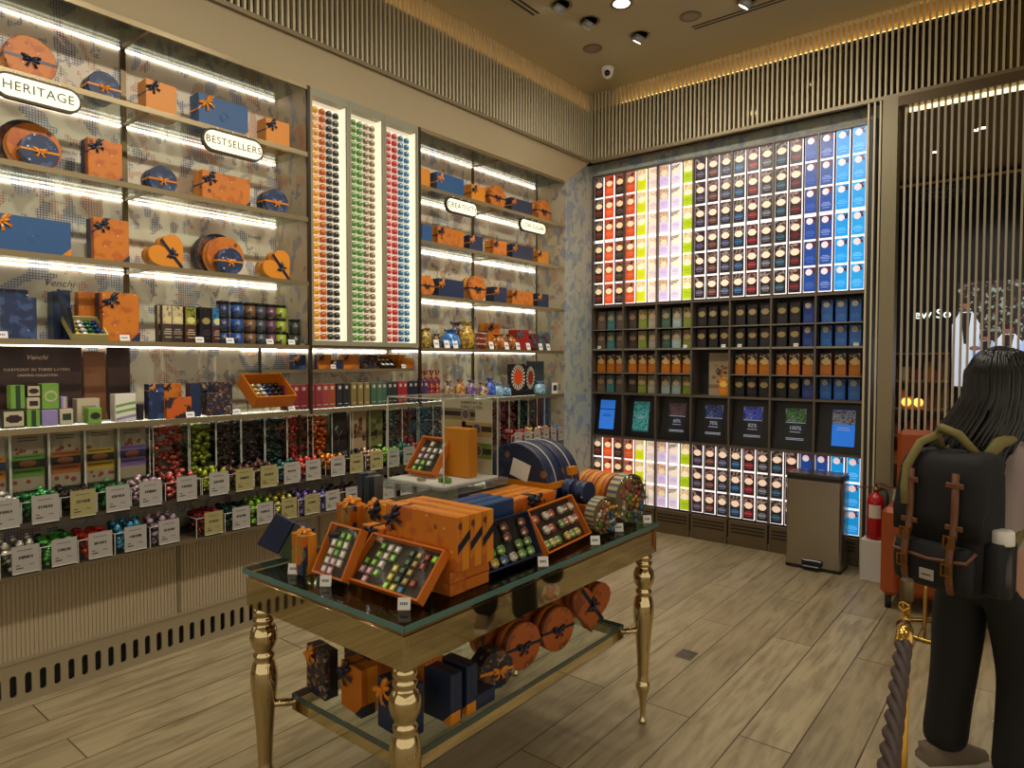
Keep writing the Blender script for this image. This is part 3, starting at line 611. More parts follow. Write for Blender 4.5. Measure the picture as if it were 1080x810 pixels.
def SB(x0, y0, x1, y1, zi, kind, label, face, side, bowm, corner=None, d=.095, X=-3.43, logo=False):
    y, w, h = lw(x0, y0, x1, y1, zi, X)
    if kind == 'r': r = (w+h)/4; return round_box((X-d/2, y, ZS[zi]), RL, r, d, face, side, label, bowm, GA)
    if kind == 'h': return heart_box((X-d/2, y, ZS[zi]), RL, w*.98, h*1.0, d, face, bowm, label, GA, spin=R(42))
    return gift_box((X-d/2, y, ZS[zi]), RL, w*.95, h, d, face, side, label, bowm, corner, GA, logo=logo)
# shelf above the HERITAGE sign
SB(5, 36, 59, 82, 1, 'r', 'big round orange gift box with navy bow, above the HERITAGE sign', M_oprint, M_orange, M_rnavy)
SB(93, 75, 127, 100, 1, 'r', 'small round navy gift box with orange bow on the top shelf beside the post', M_nprint, M_navy, M_rorange)
SB(153, 87, 187, 118, 1, 'b', 'plain orange square box with navy bow, left of the big blue top shelf box', M_orange, M_orange, M_rnavy)
SB(208, 105, 263, 138, 1, 'b', 'long blue box with orange bow standing above the BESTSELLERS sign', M_blue, M_blue, M_rorange, M_orange, logo=True)
SB(280, 127, 306, 152, 1, 'b', 'small orange box with navy bow at the right end of the top left shelf', M_orange, M_orange, M_rnavy)
# second shelf
SB(-2, 123, 60, 170, 2, 'r', 'largest dark brown round box, at the back of the nest under the HERITAGE sign', M_bprint, M_darkbox, None, X=-3.53, d=.08)
SB(8, 128, 64, 172, 2, 'r', 'orange round box between the big brown and small navy round boxes', M_oprint, M_orange, None, X=-3.45, d=.06)
SB(22, 140, 62, 172, 2, 'r', 'small navy round box with orange bow in front of the nested round boxes, under HERITAGE', M_nprint, M_navy, M_rorange, X=-3.38, d=.05)
SB(92, 148, 130, 186, 2, 'b', 'square orange printed box with navy side and navy bow on the second shelf', M_oprint, M_navy, M_rnavy, M_navy)
SB(157, 175, 187, 197, 2, 'r', 'small round navy box with orange bow left of the long orange printed box', M_nprint, M_navy, M_rorange)
SB(212, 184, 265, 213, 2, 'b', 'long orange printed box with navy bow below the BESTSELLERS sign', M_oprint, M_orange, M_rnavy, M_navy)
SB(279, 201, 305, 222, 2, 'r', 'small round navy box with orange bow at the right end of the second shelf', M_nprint, M_navy, M_rorange)
# third shelf
SB(-12, 229, 77, 270, 3, 'b', 'longest blue box with large orange bow on the third shelf', M_blue, M_blue, M_rorange, M_orange, logo=True)
SB(98, 231, 137, 272, 3, 'b', 'square orange printed box with navy side, right of the longest blue box', M_oprint, M_navy, M_rnavy, M_navy)
SB(160, 246, 201, 282, 3, 'h', 'larger orange heart box with navy ribbon, left of the nested round boxes', M_orange, M_orange, M_rnavy)
SB(208, 247, 252, 285, 3, 'r', 'big dark brown round box at the back of the third shelf nest', M_bprint, M_darkbox, None, X=-3.53, d=.08)
SB(218, 251, 258, 286, 3, 'r', 'orange round box in the middle of the third shelf nest', M_oprint, M_orange, None, X=-3.45, d=.06)
SB(230, 262, 257, 286, 3, 'r', 'small navy round box with orange bow in front of the third shelf nest', M_nprint, M_navy, M_rorange, X=-3.38, d=.05)
SB(280, 263, 312, 293, 3, 'h', 'smaller orange heart box with navy ribbon, right end of the third shelf', M_orange, M_orange, M_rnavy)
# section right of the sweet columns
SB(444, 178, 454, 198, 1, 'b', 'small orange box at the far left of the CREATIVITY shelf', M_orange, M_orange, None)
SB(460, 185, 490, 205, 1, 'b', 'blue box with orange bow above the CREATIVITY sign', M_blue, M_navy, M_rorange)
SB(497, 196, 512, 213, 1, 'b', 'small orange box with navy bow right of the CREATIVITY sign', M_orange, M_orange, M_rnavy)
SB(515, 200, 535, 219, 1, 'r', 'round orange box with navy bow between the two signs on the top right shelf', M_oprint, M_orange, M_rnavy)
SB(539, 211, 562, 226, 1, 'b', 'dark blue box with orange bow above the LOW SUGAR sign', M_navy, M_navy, M_rorange)
SB(566, 214, 582, 232, 1, 'r', 'round orange box at the right end of the top right shelf', M_oprint, M_orange, M_rnavy)
SB(445, 237, 456, 253, 2, 'b', 'small blue box at the left end of the second right shelf', M_blue, M_navy, None)
SB(461, 241, 490, 261, 2, 'b', 'long orange printed box with navy bow under the CREATIVITY sign', M_oprint, M_orange, M_rnavy)
SB(495, 249, 510, 265, 2, 'b', 'small navy box with orange bow beside the post under CREATIVITY', M_navy, M_navy, M_rorange)
SB(520, 254, 535, 271, 2, 'b', 'small orange printed box with navy bow left of the dark blue box under LOW SUGAR', M_oprint, M_orange, M_rnavy)
SB(540, 259, 563, 275, 2, 'b', 'dark blue box with orange bow under the LOW SUGAR sign', M_navy, M_navy, M_rorange)
SB(567, 265, 579, 279, 2, 'b', 'small orange box at the right end of the second right shelf', M_orange, M_orange, M_rnavy)
SB(444, 286, 457, 310, 3, 'r', 'tall orange round box at the left end of the third right shelf', M_oprint, M_orange, M_rnavy)
SB(462, 295, 490, 313, 3, 'b', 'dark blue box with orange bow on the third right shelf', M_navy, M_navy, M_rorange, logo=False)
SB(494, 294, 514, 317, 3, 'r', 'round orange box with navy bow in the middle of the third right shelf', M_oprint, M_orange, M_rnavy)
SB(521, 303, 535, 319, 3, 'b', 'navy square box with diagonal orange ribbon on the third right shelf', M_navy, M_navy, M_rorange)
SB(540, 307, 563, 323, 3, 'b', 'orange printed box with navy bow near the right end of the third right shelf', M_oprint, M_orange, M_rnavy)
SB(567, 310, 579, 323, 3, 'b', 'small navy box at the right end of the third right shelf', M_navy, M_navy, M_rorange)

# lit capsule signs hanging on the shelf rims
def sign(x0, y0, x1, y1, s, label, size, hf):
    X = XF+.012; xm = (x0+x1)/2; ym = (y0+y1)/2; a = atX(x0, ym, X); b = atX(x1, ym, X); w = b.y-a.y; c = atX(xm, ym, X); h = (atX(xm, y0, X).z-atX(xm, y1, X).z)*hf
    t = thing('shelf_sign', label, 'sign', (X, c.y, c.z), RL); n = 12
    def cap(w_, h_): return [(w_/2-h_/2+h_/2*math.cos(R(-90+180*k/n)), h_/2*math.sin(R(-90+180*k/n))) for k in range(n+1)]+[(-w_/2+h_/2+h_/2*math.cos(R(90+180*k/n)), h_/2*math.sin(R(90+180*k/n))) for k in range(n+1)]
    MB().prism(cap(w, h), -.01, .012).build('sign_frame', M_dkbronze, t)
    sf = MB().prism(cap(w-h*.16, h*.80), -.012, -.0101).build('sign_face', mat('sign face cream', '#f4efd4', .5, 0, .62), t)
    l = MB(); text(l, s, size*h, Matrix.Translation((0, -.0128, 0)) @ FRONT, sp=1.08); l.build('sign_lettering', mat('sign ink', '#4c4a3e', .6), sf)
    for q in (-.25, 0, .25): MB().tube([(w*q, -.0, h*.49), (w*q, .002, h*.60)], .004, 6).build('hook', M_white, t)
sign(-6, 78, 87, 119, 'HERITAGE', 'capsule sign reading HERITAGE on the upper left shelf rim', .50, .66)
sign(214, 138, 278, 169, 'BESTSELLERS', 'capsule sign reading BESTSELLERS on the upper shelf rim', .43, .78)
sign(470, 209, 503, 229, 'CREATIVITY', 'capsule sign reading CREATIVITY on the right shelf section', .50, .8)
sign(548, 232, 575, 247, 'LOW SUGAR', 'capsule sign reading LOW SUGAR at the right end of the shelves', .46, .88)
# ------------------------------------------------------------------ three lit columns of wrapped sweets
def sweet_mesh(col, hi):
    b = MB(); s = .017; rnd = random.Random(col)
    b.box(-s, s, -s*.8, s*.8, .001, 2*s, 0, None, .006)
    b.add([(-s*.9, -s*.83, 2*s*.55), (s*.5, -s*.83, 2*s*.62), (s*.3, -s*.86, 2*s*.92), (-s*.7, -s*.84, 2*s*.9)], [(0, 1, 2, 3)], 1)
    b.add([(-s*.2, -s*.84, 2*s*.1), (s*.8, -s*.84, 2*s*.14), (s*.85, -s*.84, 2*s*.35)], [(0, 1, 2)], 1)
    b.ball((0, -s*.5, 2*s), s*.5, 6, 4, 0, sc=(1.2, .6, .35))
    return b.mesh('wrapped_sweet', [mat('sweet '+col, col, .35), mat('sweet '+hi, hi, .3)])
M_panelback = mat('sweet column lit back', '#fff4dc', .5, 0, .5, ecol='#fff0d2'); M_panelside = mat('sweet column lit side', '#fff6dd', .5, 0, .6, ecol='#fff2d4'); M_panelframe = mat('sweet column frame', '#8d8a72', .45, .2)
PANS = [(2.316, 2.572, 'left', [('#d08a1c', '#f4cf6a', 'golden yellow'), ('#b8500f', '#ec9a48', 'copper orange'), ('#1d1c1c', '#7c7c7a', 'black'), ('#161515', '#8c8a86', 'glossy black')]),
        (2.590, 2.850, 'middle', [('#4e7a30', '#a4c884', 'light green'), ('#4a8a34', '#b0d894', 'bright green'), ('#7c6a4c', '#e8dcc0', 'taupe and cream'), ('#8a7656', '#dccaa4', 'pale taupe')]),
        (2.868, 3.144, 'right', [('#b02434', '#ec98a0', 'rose red'), ('#b81c22', '#f07878', 'bright red'), ('#2c6a94', '#a8d0e4', 'steel blue'), ('#2a7aac', '#b4dcf0', 'light blue')])]
NR = 31; Z0, Z1 = 1.625, 3.02; RP = (Z1-.03-Z0)/NR
for y0, y1, nm, cols in PANS:
    t = thing('sweet_display', f'{nm} glowing column display of wrapped sweets in a grey frame', 'sweet display', (0, 0, 0))
    XBk = XF-.062
    f = MB()
    f.box(XBk-.01, XF, y0-.008, y0+.008, 1.59, 3.07).box(XBk-.01, XF, y1-.008, y1+.008, 1.59, 3.07).box(XBk-.01, XF, y0+.008, y1-.008, 1.59, Z0-.008).box(XBk-.01, XF, y0+.008, y1-.008, Z1+.005, 3.07); f.build('display_frame', M_panelframe, t)
    MB().box(XBk-.01, XBk-.002, y0+.008, y1-.008, Z0-.008, Z1+.005).build('lit_back', M_panelback, t)
    MB().box(XBk, XF-.012, y1-.0095, y1-.008, Z0-.006, Z1+.003).box(XBk, XF-.012, y0+.008, y0+.0095, Z0-.006, Z1+.003).build('lit_side', M_panelside, t)
    l = MB(); w = (y1-y0-.062)/4
    for r in range(NR): l.box(XBk, XBk+.04, y0+.011, y1-.011, Z0+r*RP-.0015, Z0+r*RP)
    l.build('sweet_ledge', clear('clear ledge', '#ffffff', 1.2, .1), t)
    for c, (cl, hi, wd) in enumerate(cols):
        me = sweet_mesh(cl, hi)
        for r in range(NR):
            o = link('wrapped_sweet', me, None, (XBk+.022, y0+.026+w*(c+.5), Z0+r*RP+.0003), RL+random.uniform(-.12, .12)); o.scale = (1.06, 1.0, .98)
            tag(o, f'{wd} wrapped sweet, {nth(NR-1-r)} from the top, {nth(c)} column of the {nm} glowing display', 'wrapped sweet', f'sweets in the {nm} glowing column')

# ------------------------------------------------------------------ bags, tins, small packs
GB = 'goods on the lower left wall shelves'
def X4(px, py, X=-3.42): return atX(px, py, X).y
def bag(loc, rz, w, h, d, cols, label, group=None, name='sweet_bag'):
    t = thing(name, label, 'bag of sweets', loc, rz, group); b = MB(); n = 14; rnd = random.Random(label)
    prof = [(.72, 0), (.98, .08), (1.0, .3), (.96, .55), (.8, .72), (.32, .82), (.5, .9), (.75, 1.0)]
    v = []; k = len(prof)
    for j, (r_, z) in enumerate(prof):
        for i in range(n):
            a = 2*PI*i/n; q = r_*(1+rnd.uniform(-.07, .07)); v.append((w/2*q*math.cos(a), d/2*q*math.sin(a), h*z*(1 if j < 6 else 1+rnd.uniform(-.05, .05))))
    f = [(a*n+i, a*n+(i+1) % n, (a+1)*n+(i+1) % n, (a+1)*n+i) for a in range(k-1) for i in range(n)]+[tuple(range(n))[::-1]]
    b.add(v, f, 0, True); b.build('bag_body', pattern('bag '+cols[0]+cols[1], cols[0], [(cols[1], 'n', 38, .5, .56), (cols[2], 'v', 34, .2, .3)], .25), t)
    MB().lathe([(.36*w/2, -.006), (.4*w/2, 0), (.36*w/2, .006)], 12, 0, Matrix.Translation((0, 0, h*.82)) @ Matrix.Diagonal((1, d/w, 1, 1))).build('tie', mat('bag tie '+cols[2], cols[2], .35), t)
    return t
def tin(loc, r, h, col, label):
    t = thing('sweet_tin', label, 'tin', loc, 0, 'small stacked tins on the left wall shelf')
    MB().lathe([(r*.97, 0), (r, .003), (r, h*.78)], 20).build('tin_body', pattern('tin '+col, col, [('#15161a', 'n', 30, .55, .62), ('#c8c2b0', 'v', 28, .1, .16)], .3), t)
    MB().lathe([(r*1.02, h*.781), (r*1.02, h*.97), (r*.97, h*.999)], 20).build('tin_lid', mat('tin lid dark', '#25231f', .3, .4), t)
# shelf at eye level: from left to right
SB(-2, 305, 31, 353, 4, 'b', 'taller navy starry box at the back, left end of the eye level shelf', M_nprint, M_navy, None, X=-3.50)
SB(0, 313, 40, 355, 4, 'b', 'navy starry box in front, left end of the eye level shelf', M_nprint, M_navy, None, X=-3.40)
SB(56, 307, 65, 352, 4, 'b', 'thin dark navy book-shaped box left of the open hinged box', M_navy, M_navy, None, X=-3.53, d=.08)
SB(66, 306, 75, 352, 4, 'b', 'second thin dark blue book-shaped box touching the open hinged box', mat('deep blue card', '#1d3050', .4), M_navy, None, X=-3.53, d=.08)
SB(82, 308, 105, 348, 4, 'b', 'orange box hidden behind the open hinged box of sweets', M_oprint, M_orange2, None, X=-3.54, d=.05)
SB(107, 309, 148, 352, 4, 'b', 'orange printed box with navy side and black bow, right of the open hinged box', M_oprint, M_navy, M_rnavy, M_navy, d=.09)
def open_box(loc, rz, w, l, d, tilt, wall, inner, label, lidm=None, lid_at=None, group=None, base=None):
    """open display box leaning back; local front edge at the origin, opening faces up-front"""
    t = thing('open_sweet_box', label, 'open sweet box', loc, rz, group); Mx = Matrix.Rotation(tilt, 4, 'X'); e = .006
    b = MB(); b.box(-w/2, w/2, 0, l, 0, .004, 0, Mx); b.build('box_floor', inner, t)
    b = MB(); b.box(-w/2, w/2, -e, 0, 0, d, 0, Mx).box(-w/2, w/2, l, l+e, 0, d, 0, Mx).box(-w/2-e, -w/2, -e, l+e, 0, d, 0, Mx).box(w/2, w/2+e, -e, l+e, 0, d, 0, Mx).box(-w/2-e, w/2+e, -e, l+e, -.003, -.0002, 0, Mx); b.build('box_wall', wall, t)
    if lid_at == 'left':
        Ml = Mx @ Matrix.Translation((-w/2-e, 0, d)) @ Matrix.Rotation(R(72), 4, 'Y'); b = MB(); b.box(-w-.004, 0, -e, l+e, 0, .012, 0, Ml).box(-w+.004, -.008, 0, l, .0121, .014, 1, Ml); b.build('box_lid', lidm, t)
    for sx in (-w*.3, w*.3):
        st = MB(); q = Mx @ Vector((sx, l*.85, -.003)); st.tube([(sx, -.0, -.0), (sx, q.y, q.z-.004), (sx, q.y+.012, (base if base is not None else 0)+.003)], .003, 6)
        st.build('easel_leg', M_acredge, t)
    return t, Mx
_cm = {}
def candy_mesh(col, kind=0):
    k = (col, kind)
    if k in _cm: return _cm[k]
    b = MB(); s = .014; rnd = random.Random(col+str(kind))
    if kind == 0:      # twist-wrapped nugget
        b.ball((0, 0, s*.8), s, 8, 5, 0, sc=(1.1, .85, .8))
        for sg in (-1, 1): b.add([(sg*s*.9, 0, s*.8), (sg*s*1.9, -s*.55, s*.75), (sg*s*2.05, 0, s*1.1), (sg*s*1.9, s*.55, s*.8), (sg*s*1.9, 0, s*.5)], [(0, 1, 2), (0, 2, 3), (0, 3, 4), (0, 4, 1), (1, 4, 3, 2)], 1)
    elif kind == 1: b.ball((0, 0, s), s, 8, 6, 0); b.ball((0, 0, s*1.9), s*.35, 6, 4, 1, sc=(1.5, 1.5, .6))
    elif kind == 3: b.box(-s, s, -s*.9, s*.9, 0, s*1.3, 0, None, s*.45)
    else: b.box(-s, s, -s*1.05, s*1.05, 0, s*.9, 0, None, s*.12); b.box(-s*.55, s*.55, -s*.6, s*.6, s*.9, s*.912, 1)
    c = [int(col[i:i+2], 16) for i in (1, 3, 5)]; hi = '#%02x%02x%02x' % tuple(min(255, int(x*1.15+40)) for x in c)
    _cm[k] = b.mesh('wrapped_chocolate', [pattern('printed foil '+col, col, [('#e2dcc8', 'n', 90, .52, .58), ('#3a2a22', 'n', 70, .58, .63)], .3)]) if kind == 3 else b.mesh('wrapped_chocolate', [mat('foil '+col, col, .24, .45), mat('foil '+hi, hi, .3, .2)]); return _cm[k]
def put_candies(parent_loc, rz, Mx, w, l, z, n, cols, where, kind=0, grid=None, group=None, sc=1.0, lab=None):
    W = Matrix.Translation(parent_loc) @ Matrix.Rotation(rz, 4, 'Z') @ Mx
    gx, gy = grid; k = 0
    for j in range(gy):
        for i in range(gx):
            c = cols[j][i] if isinstance(cols[0], list) else cols[(i*3+j*5) % len(cols)]
            if not c: continue
            p = W @ Vector((-w/2+w*(i+.5)/gx, l*(1-(j+.5)/gy), z)); o = link('wrapped_chocolate', candy_mesh(c[0], kind)); o.matrix_world = Matrix.Translation(p) @ (Matrix.Rotation(rz, 4, 'Z') @ Mx).to_3x3().to_4x4() @ Matrix.Rotation(random.uniform(-.12, .12), 4, 'Z') @ Matrix.Scale(sc, 4)
            tag(o, f'{c[1]} chocolate, {nth(i)} in the {nth(j)} row of {where}', 'wrapped chocolate', group or 'chocolates in the open display boxes')
p = atX(84, 352, -3.44); t, Mx = open_box((-3.40, p.y+.025, ZS[4]+.008), RL, .135, .14, .03, R(35), mat('pale yellow card', '#cdbf7a', .5), M_darkbox, 'open hinged box showing bright sweets, brown lid leaning left, on the eye level shelf', [M_navy, mat('copper lid lining', '#7c4a30', .4)], 'left')
mc = [('#c8b02c', 'yellow'), ('#2c6a3c', 'green'), ('#a82424', 'red'), ('#d8d4c8', 'white'), ('#24447c', 'blue')]
put_candies((-3.40, p.y+.025, ZS[4]+.008), RL, Mx, .125, .13, .0045, 0, mc, 'the open hinged box', 0, (4, 4))
for px, col in ((176, ('pk1', 'pale cream fronted', '#cdbd96', '#a89468', '#4a3c34', '#d8c890', '#b8aa90')), (186, ('pk2', 'cream topped', '#c9b98c', '#a4946c', '#3c302c', '#dcd098', '#a08c7c')), (200, ('pk3', 'olive green topped', '#8a8c34', '#6c6c30', '#4a3028', '#d4cc84', '#b8a08c')), (216, ('pk4', 'black', '#221f20', '#3a3430', '#201c1e', '#a09058', '#4a4048')), (228, ('pk5', 'blue topped', '#3078a4', '#2a5c84', '#4a2c2a', '#d8d08c', '#b09484'))):
    for k in range(2):
        o = link('sweet_pouch', bar_mesh(col, False, .058, .185, .022), None, (-3.42-k*.03, X4(px, 338)-k*.012, ZS[4]+.0005), RL+.1); o.rotation_euler.x = 0
        tag(o, f'{col[1]} upright sweet pouch, {"in front" if k == 0 else "tucked behind its twin"}, left of the stacked tins', 'sweet pouch', 'upright pouches left of the tins')
for r in range(3):
    for (px, cl, wd) in ((237.6, '#1d2a4a', 'navy'), (252, '#234a8a', 'blue'), (265.5, '#6a4a28', 'brown'), (276.5, '#3a4048', 'slate'), (287.5, '#5a3444', 'plum'), (298, '#8a9a24', 'lime green')):
        tin((-3.425, X4(px, 340, -3.4), ZS[4]+.0005+r*.0755), .0325, .075, cl, f'small {wd} tin, {("bottom", "middle", "top")[r]} of its stack of three on the eye level shelf')
for r, (px, y) in enumerate(((314, 2.252), (324, 2.252), (314, 2.252), )):
    tin((-3.43-(.075 if r == 1 else 0), 2.25, ZS[4]+.0005+(0, 0, .0755)[r]), .0325, .075, '#2c3424', ('dark green tin at the bottom right end of the tins row', 'dark green tin standing behind at the right end of the tins row', 'dark green tin on top at the right end of the tins row')[r])
for px, py, lb in ((2, 353, 'in front of the navy starry boxes'), (132, 356, 'before the black bowed orange box'), (211, 360, 'below the olive and black pouches'), (243, 359, 'below the navy tins'), (285, 360, 'below the plum tins'), (308, 360, 'at the dark green tins')):
    p = atX(px, py, -3.352); price_tag((-3.352, p.y, ZS[4]+.001), RL, f'small white price tag {lb} on the eye level shelf', .042, .03)

# counter shelf: advertising board and cremino blocks
M_brown = mat('chocolate brown board', '#3b2421', .45); M_copper = mat('copper board', '#8a5a3c', .4, .3)
ya = X4(-30, 400, -3.55); yb = X4(86, 400, -3.55); zt = atX(60, 366, -3.55).z
t = thing('display_board', 'dark brown board reading HARMONY IN THREE LAYERS CREMINO COLLECTION', 'display board', (-3.55, (ya+yb)/2, ZS[5]), RL); bw = yb-ya; bh = zt-ZS[5]
bp_ = MB().box(-bw/2, bw/2, -.006, .006, 0, bh, 0, None, .001).build('board_panel', M_brown, t)
l = MB(); yc = X4(38, 378, -3.55)-(ya+yb)/2; yh = X4(31, 390, -3.55)-(ya+yb)/2
text(l, 'Venchi', .030, Matrix.Translation((yc, -.007, atX(38, 377, -3.55).z-ZS[5])) @ FRONT, shear=.35)
l.build('board_lettering', mat('board lettering', '#d8b8a4', .5), bp_); l = MB(); text(l, 'HARMONY IN THREE LAYERS', .0185, Matrix.Translation((yh+.03, -.007, atX(31, 390, -3.55).z-ZS[5])) @ FRONT, sp=1.05); l.build('board_lettering', mat('board lettering', '#d8b8a4', .5), bp_); l = MB(); text(l, 'CREMINO COLLECTION', .0135, Matrix.Translation((yh+.03, -.007, atX(31, 396, -3.55).z-ZS[5])) @ FRONT, sp=1.05)
l.build('board_lettering', mat('board lettering', '#d8b8a4', .5), bp_)
for (x0, x1, y0, mt, lb) in ((88, 111, 371, M_copper, 'copper coloured upright board right of the dark brown lettered board'), (113, 137, 366, M_brown, 'narrow dark brown board beside the copper board')):
    a = X4(x0, 400, -3.56); b = X4(x1, 400, -3.56); h = atX(x0, y0, -3.56).z-ZS[5]; tt = thing('display_board', lb, 'display board', (-3.56, (a+b)/2, ZS[5]), RL); MB().box(-(b-a)/2, (b-a)/2, -.005, .005, 0, h, 0, None, .001).build('board_panel', mt, tt); MB().box(-(b-a)/2, (b-a)/2, .0055, .05, 0, .006).build('board_foot', M_black, tt)
def block(px0, py0, px1, py1, X, base, label, mats, deco):
    a, b = X4(px0, (py0+py1)/2, X), X4(px1, (py0+py1)/2, X); z1 = atX((px0+px1)/2, py0, X).z; z0 = base; w = b-a; h = z1-z0
    t = thing('praline_box', label, 'praline box', (X-.03, (a+b)/2, z0), RL, 'cremino boxes in front of the brown board')
    MB().box(-w/2+.0015, w/2-.0015, -.03, .03, 0, h-.001, 0, None, .003).build('box_body', mats[0], t)
    q = MB()
    if deco == 'ornament':
        q.box(-w*.42, w*.42, -.0312, -.03, h*.1, h*.9, 1); n = 16
        q.add([(w*.33*math.cos(2*PI*i/n)*(1+.18*(i % 2)), -.0318, h*.5+h*.2*math.sin(2*PI*i/n)*(1+.18*(i % 2))) for i in range(n)], [tuple(range(n))], 2)
    elif deco == 'stripe': q.box(-w*.16, w*.16, -.0312, -.03, 0, h-.002, 1)
    elif deco == 'oval':
        n = 18; q.add([(w*.36*math.cos(2*PI*i/n), -.0312, h*.5+h*.22*math.sin(2*PI*i/n)) for i in range(n)], [tuple(range(n))], 1); q.add([(w*.28*math.cos(2*PI*i/n), -.0318, h*.5+h*.14*math.sin(2*PI*i/n)) for i in range(n)], [tuple(range(n))], 2)
    elif deco == 'waves':
        for zz, m_ in ((.6, 1), (.38, 1), (.14, 2)): q.add([(-w*.45, -.0312, h*(zz-.1)), (w*.0, -.0312, h*(zz-.02)), (w*.45, -.0312, h*(zz+.02)), (w*.45, -.0312, h*(zz+.12)), (0, -.0312, h*(zz+.06)), (-w*.45, -.0312, h*zz)], [(0, 1, 4, 5), (1, 2, 3, 4)], m_)
    else: q.box(-w*.3, w*.3, -.0312, -.03, h*.3, h*.7, 1)
    q.build('printed_front', mats, t); return z1
m_gr, m_dg, m_li, m_cr, m_or = mat('fresh green card', '#6f9a3c', .45), mat('deep green card', '#1f3a20', .45), mat('lilac card', '#8d7fae', .45), mat('stone cream card', '#b9ad90', .5), mat('ornament brown', '#2a1a16', .5)
B0 = ZS[5]+.0005
z1_ = block(2, 432, 27, 448, -3.40, B0, 'bottom left cremino box with brown ornament', [m_or, m_cr, m_or], 'ornament'); z2_ = block(28, 432, 43, 448, -3.40, B0, 'green cremino box with dark stripe in the bottom row', [m_gr, m_dg], 'stripe'); z3_ = block(44, 432, 62, 447, -3.40, B0, 'lilac cremino box in the bottom row', [m_li, m_li], 'plain'); z4_ = block(63, 431, 78, 446, -3.40, B0, 'cream cremino box with green square at the right of the bottom row', [m_cr, m_dg], 'plain')
block(11, 406, 27, 431, -3.41, z1_+.0005, 'tall green striped cremino box on the upper left of the pile', [m_gr, m_dg], 'stripe')
zmid = block(28, 419, 43, 431, -3.41, z2_+.0005, 'cream and black striped cremino box in the middle of the pile', [m_cr, M_darkbox], 'plain')
block(28, 406, 43, 418, -3.41, zmid+.0005, 'ornamented cremino box at the top of the pile centre', [m_or, m_cr, m_or], 'ornament')
block(44, 404, 63, 431, -3.41, z3_+.0005, 'bright green cremino box with pale oval', [m_gr, m_cr, m_gr], 'oval')
block(64, 418, 72, 431, -3.41, z4_+.0005, 'thin lilac cremino box on the right of the pile', [m_li, m_cr], 'stripe')
block(81, 420, 106, 448, -3.44, B0, 'beige checked praline box in front of the copper board', [m_cr, mat('beige line', '#8f8468', .5)], 'plain'); block(93, 430, 108, 446, -3.36, B0, 'small green praline box with black oval, in front of the beige checked box', [m_gr, m_dg, m_or], 'oval')
z5 = block(121, 415, 144, 436, -3.38, B0, 'white pack with green and lilac waves before the narrow brown board', [mat('white pack', '#d6d3c6', .4), m_gr, m_li], 'waves'); block(145, 426, 152, 436, -3.40, B0, 'tiny dark box right of the white wavy pack', [M_darkbox, M_darkbox], 'plain')
def S5(x0, y0, x1, y1, label, face, side, bowm, corner=None, X=-3.40, d=.06): return SB(x0, y0, x1, y1, 5, 'b', label, face, side, bowm, corner, d, X)
S5(157, 405, 174, 440, 'tall navy printed box with orange, left of the orange boxes on the counter shelf', M_nprint, M_navy, M_rorange)
S5(172, 404, 192, 436, 'orange box with black bow at the back of the counter shelf group', M_oprint, M_orange2, M_rnavy, X=-3.50)
S5(175, 419, 203, 440, 'small orange box with dark picture in front of the taller orange box', pattern('orange dark print', '#c05a1c', [('#2a2426', 'n', 18, .5, .55)]), M_orange2, None, X=-3.37, d=.04)
S5(201, 404, 212, 438, 'thin dark navy box left of the floral box on the counter shelf', M_navy, M_navy, None)
S5(213, 403, 246, 430, 'dark floral box with black bow at the back left of the tilted orange box', M_floral, M_darkbox, M_rnavy, X=-3.50)
S5(218, 414, 246, 438, 'dark floral box in front, left of the tilted orange box', M_floral, M_darkbox, None, X=-3.39, d=.04)
lo = (-3.355, 2.06, 1.248); t, Mx = open_box(lo, RL, .232, .19, .075, R(38), M_orange2, mat('brown inner card', '#5c2c10', .5), 'deep orange open box tilted on a clear stand, full of dark and white sweets', base=1.212-1.248)
put_candies(lo, RL, Mx, .215, .175, .0045, 0, [('#1c1a1c', 'black'), ('#d4d0c4', 'white'), ('#3c2c24', 'brown'), ('#c8b878', 'gold'), ('#2c3c5c', 'navy')], 'the tilted deep orange box', 0, (6, 5), sc=1.15)
for px, py, lb in ((201, 436, 'at the orange box with the dark picture'), (250, 432, 'left of the tilted orange box'), (308, 428, 'right of the tilted orange box')):
    p = atX(px, py, -3.35); price_tag((-3.35, p.y, ZS[5]+.001), RL, f'small white price tag {lb} on the counter shelf', .042, .03)
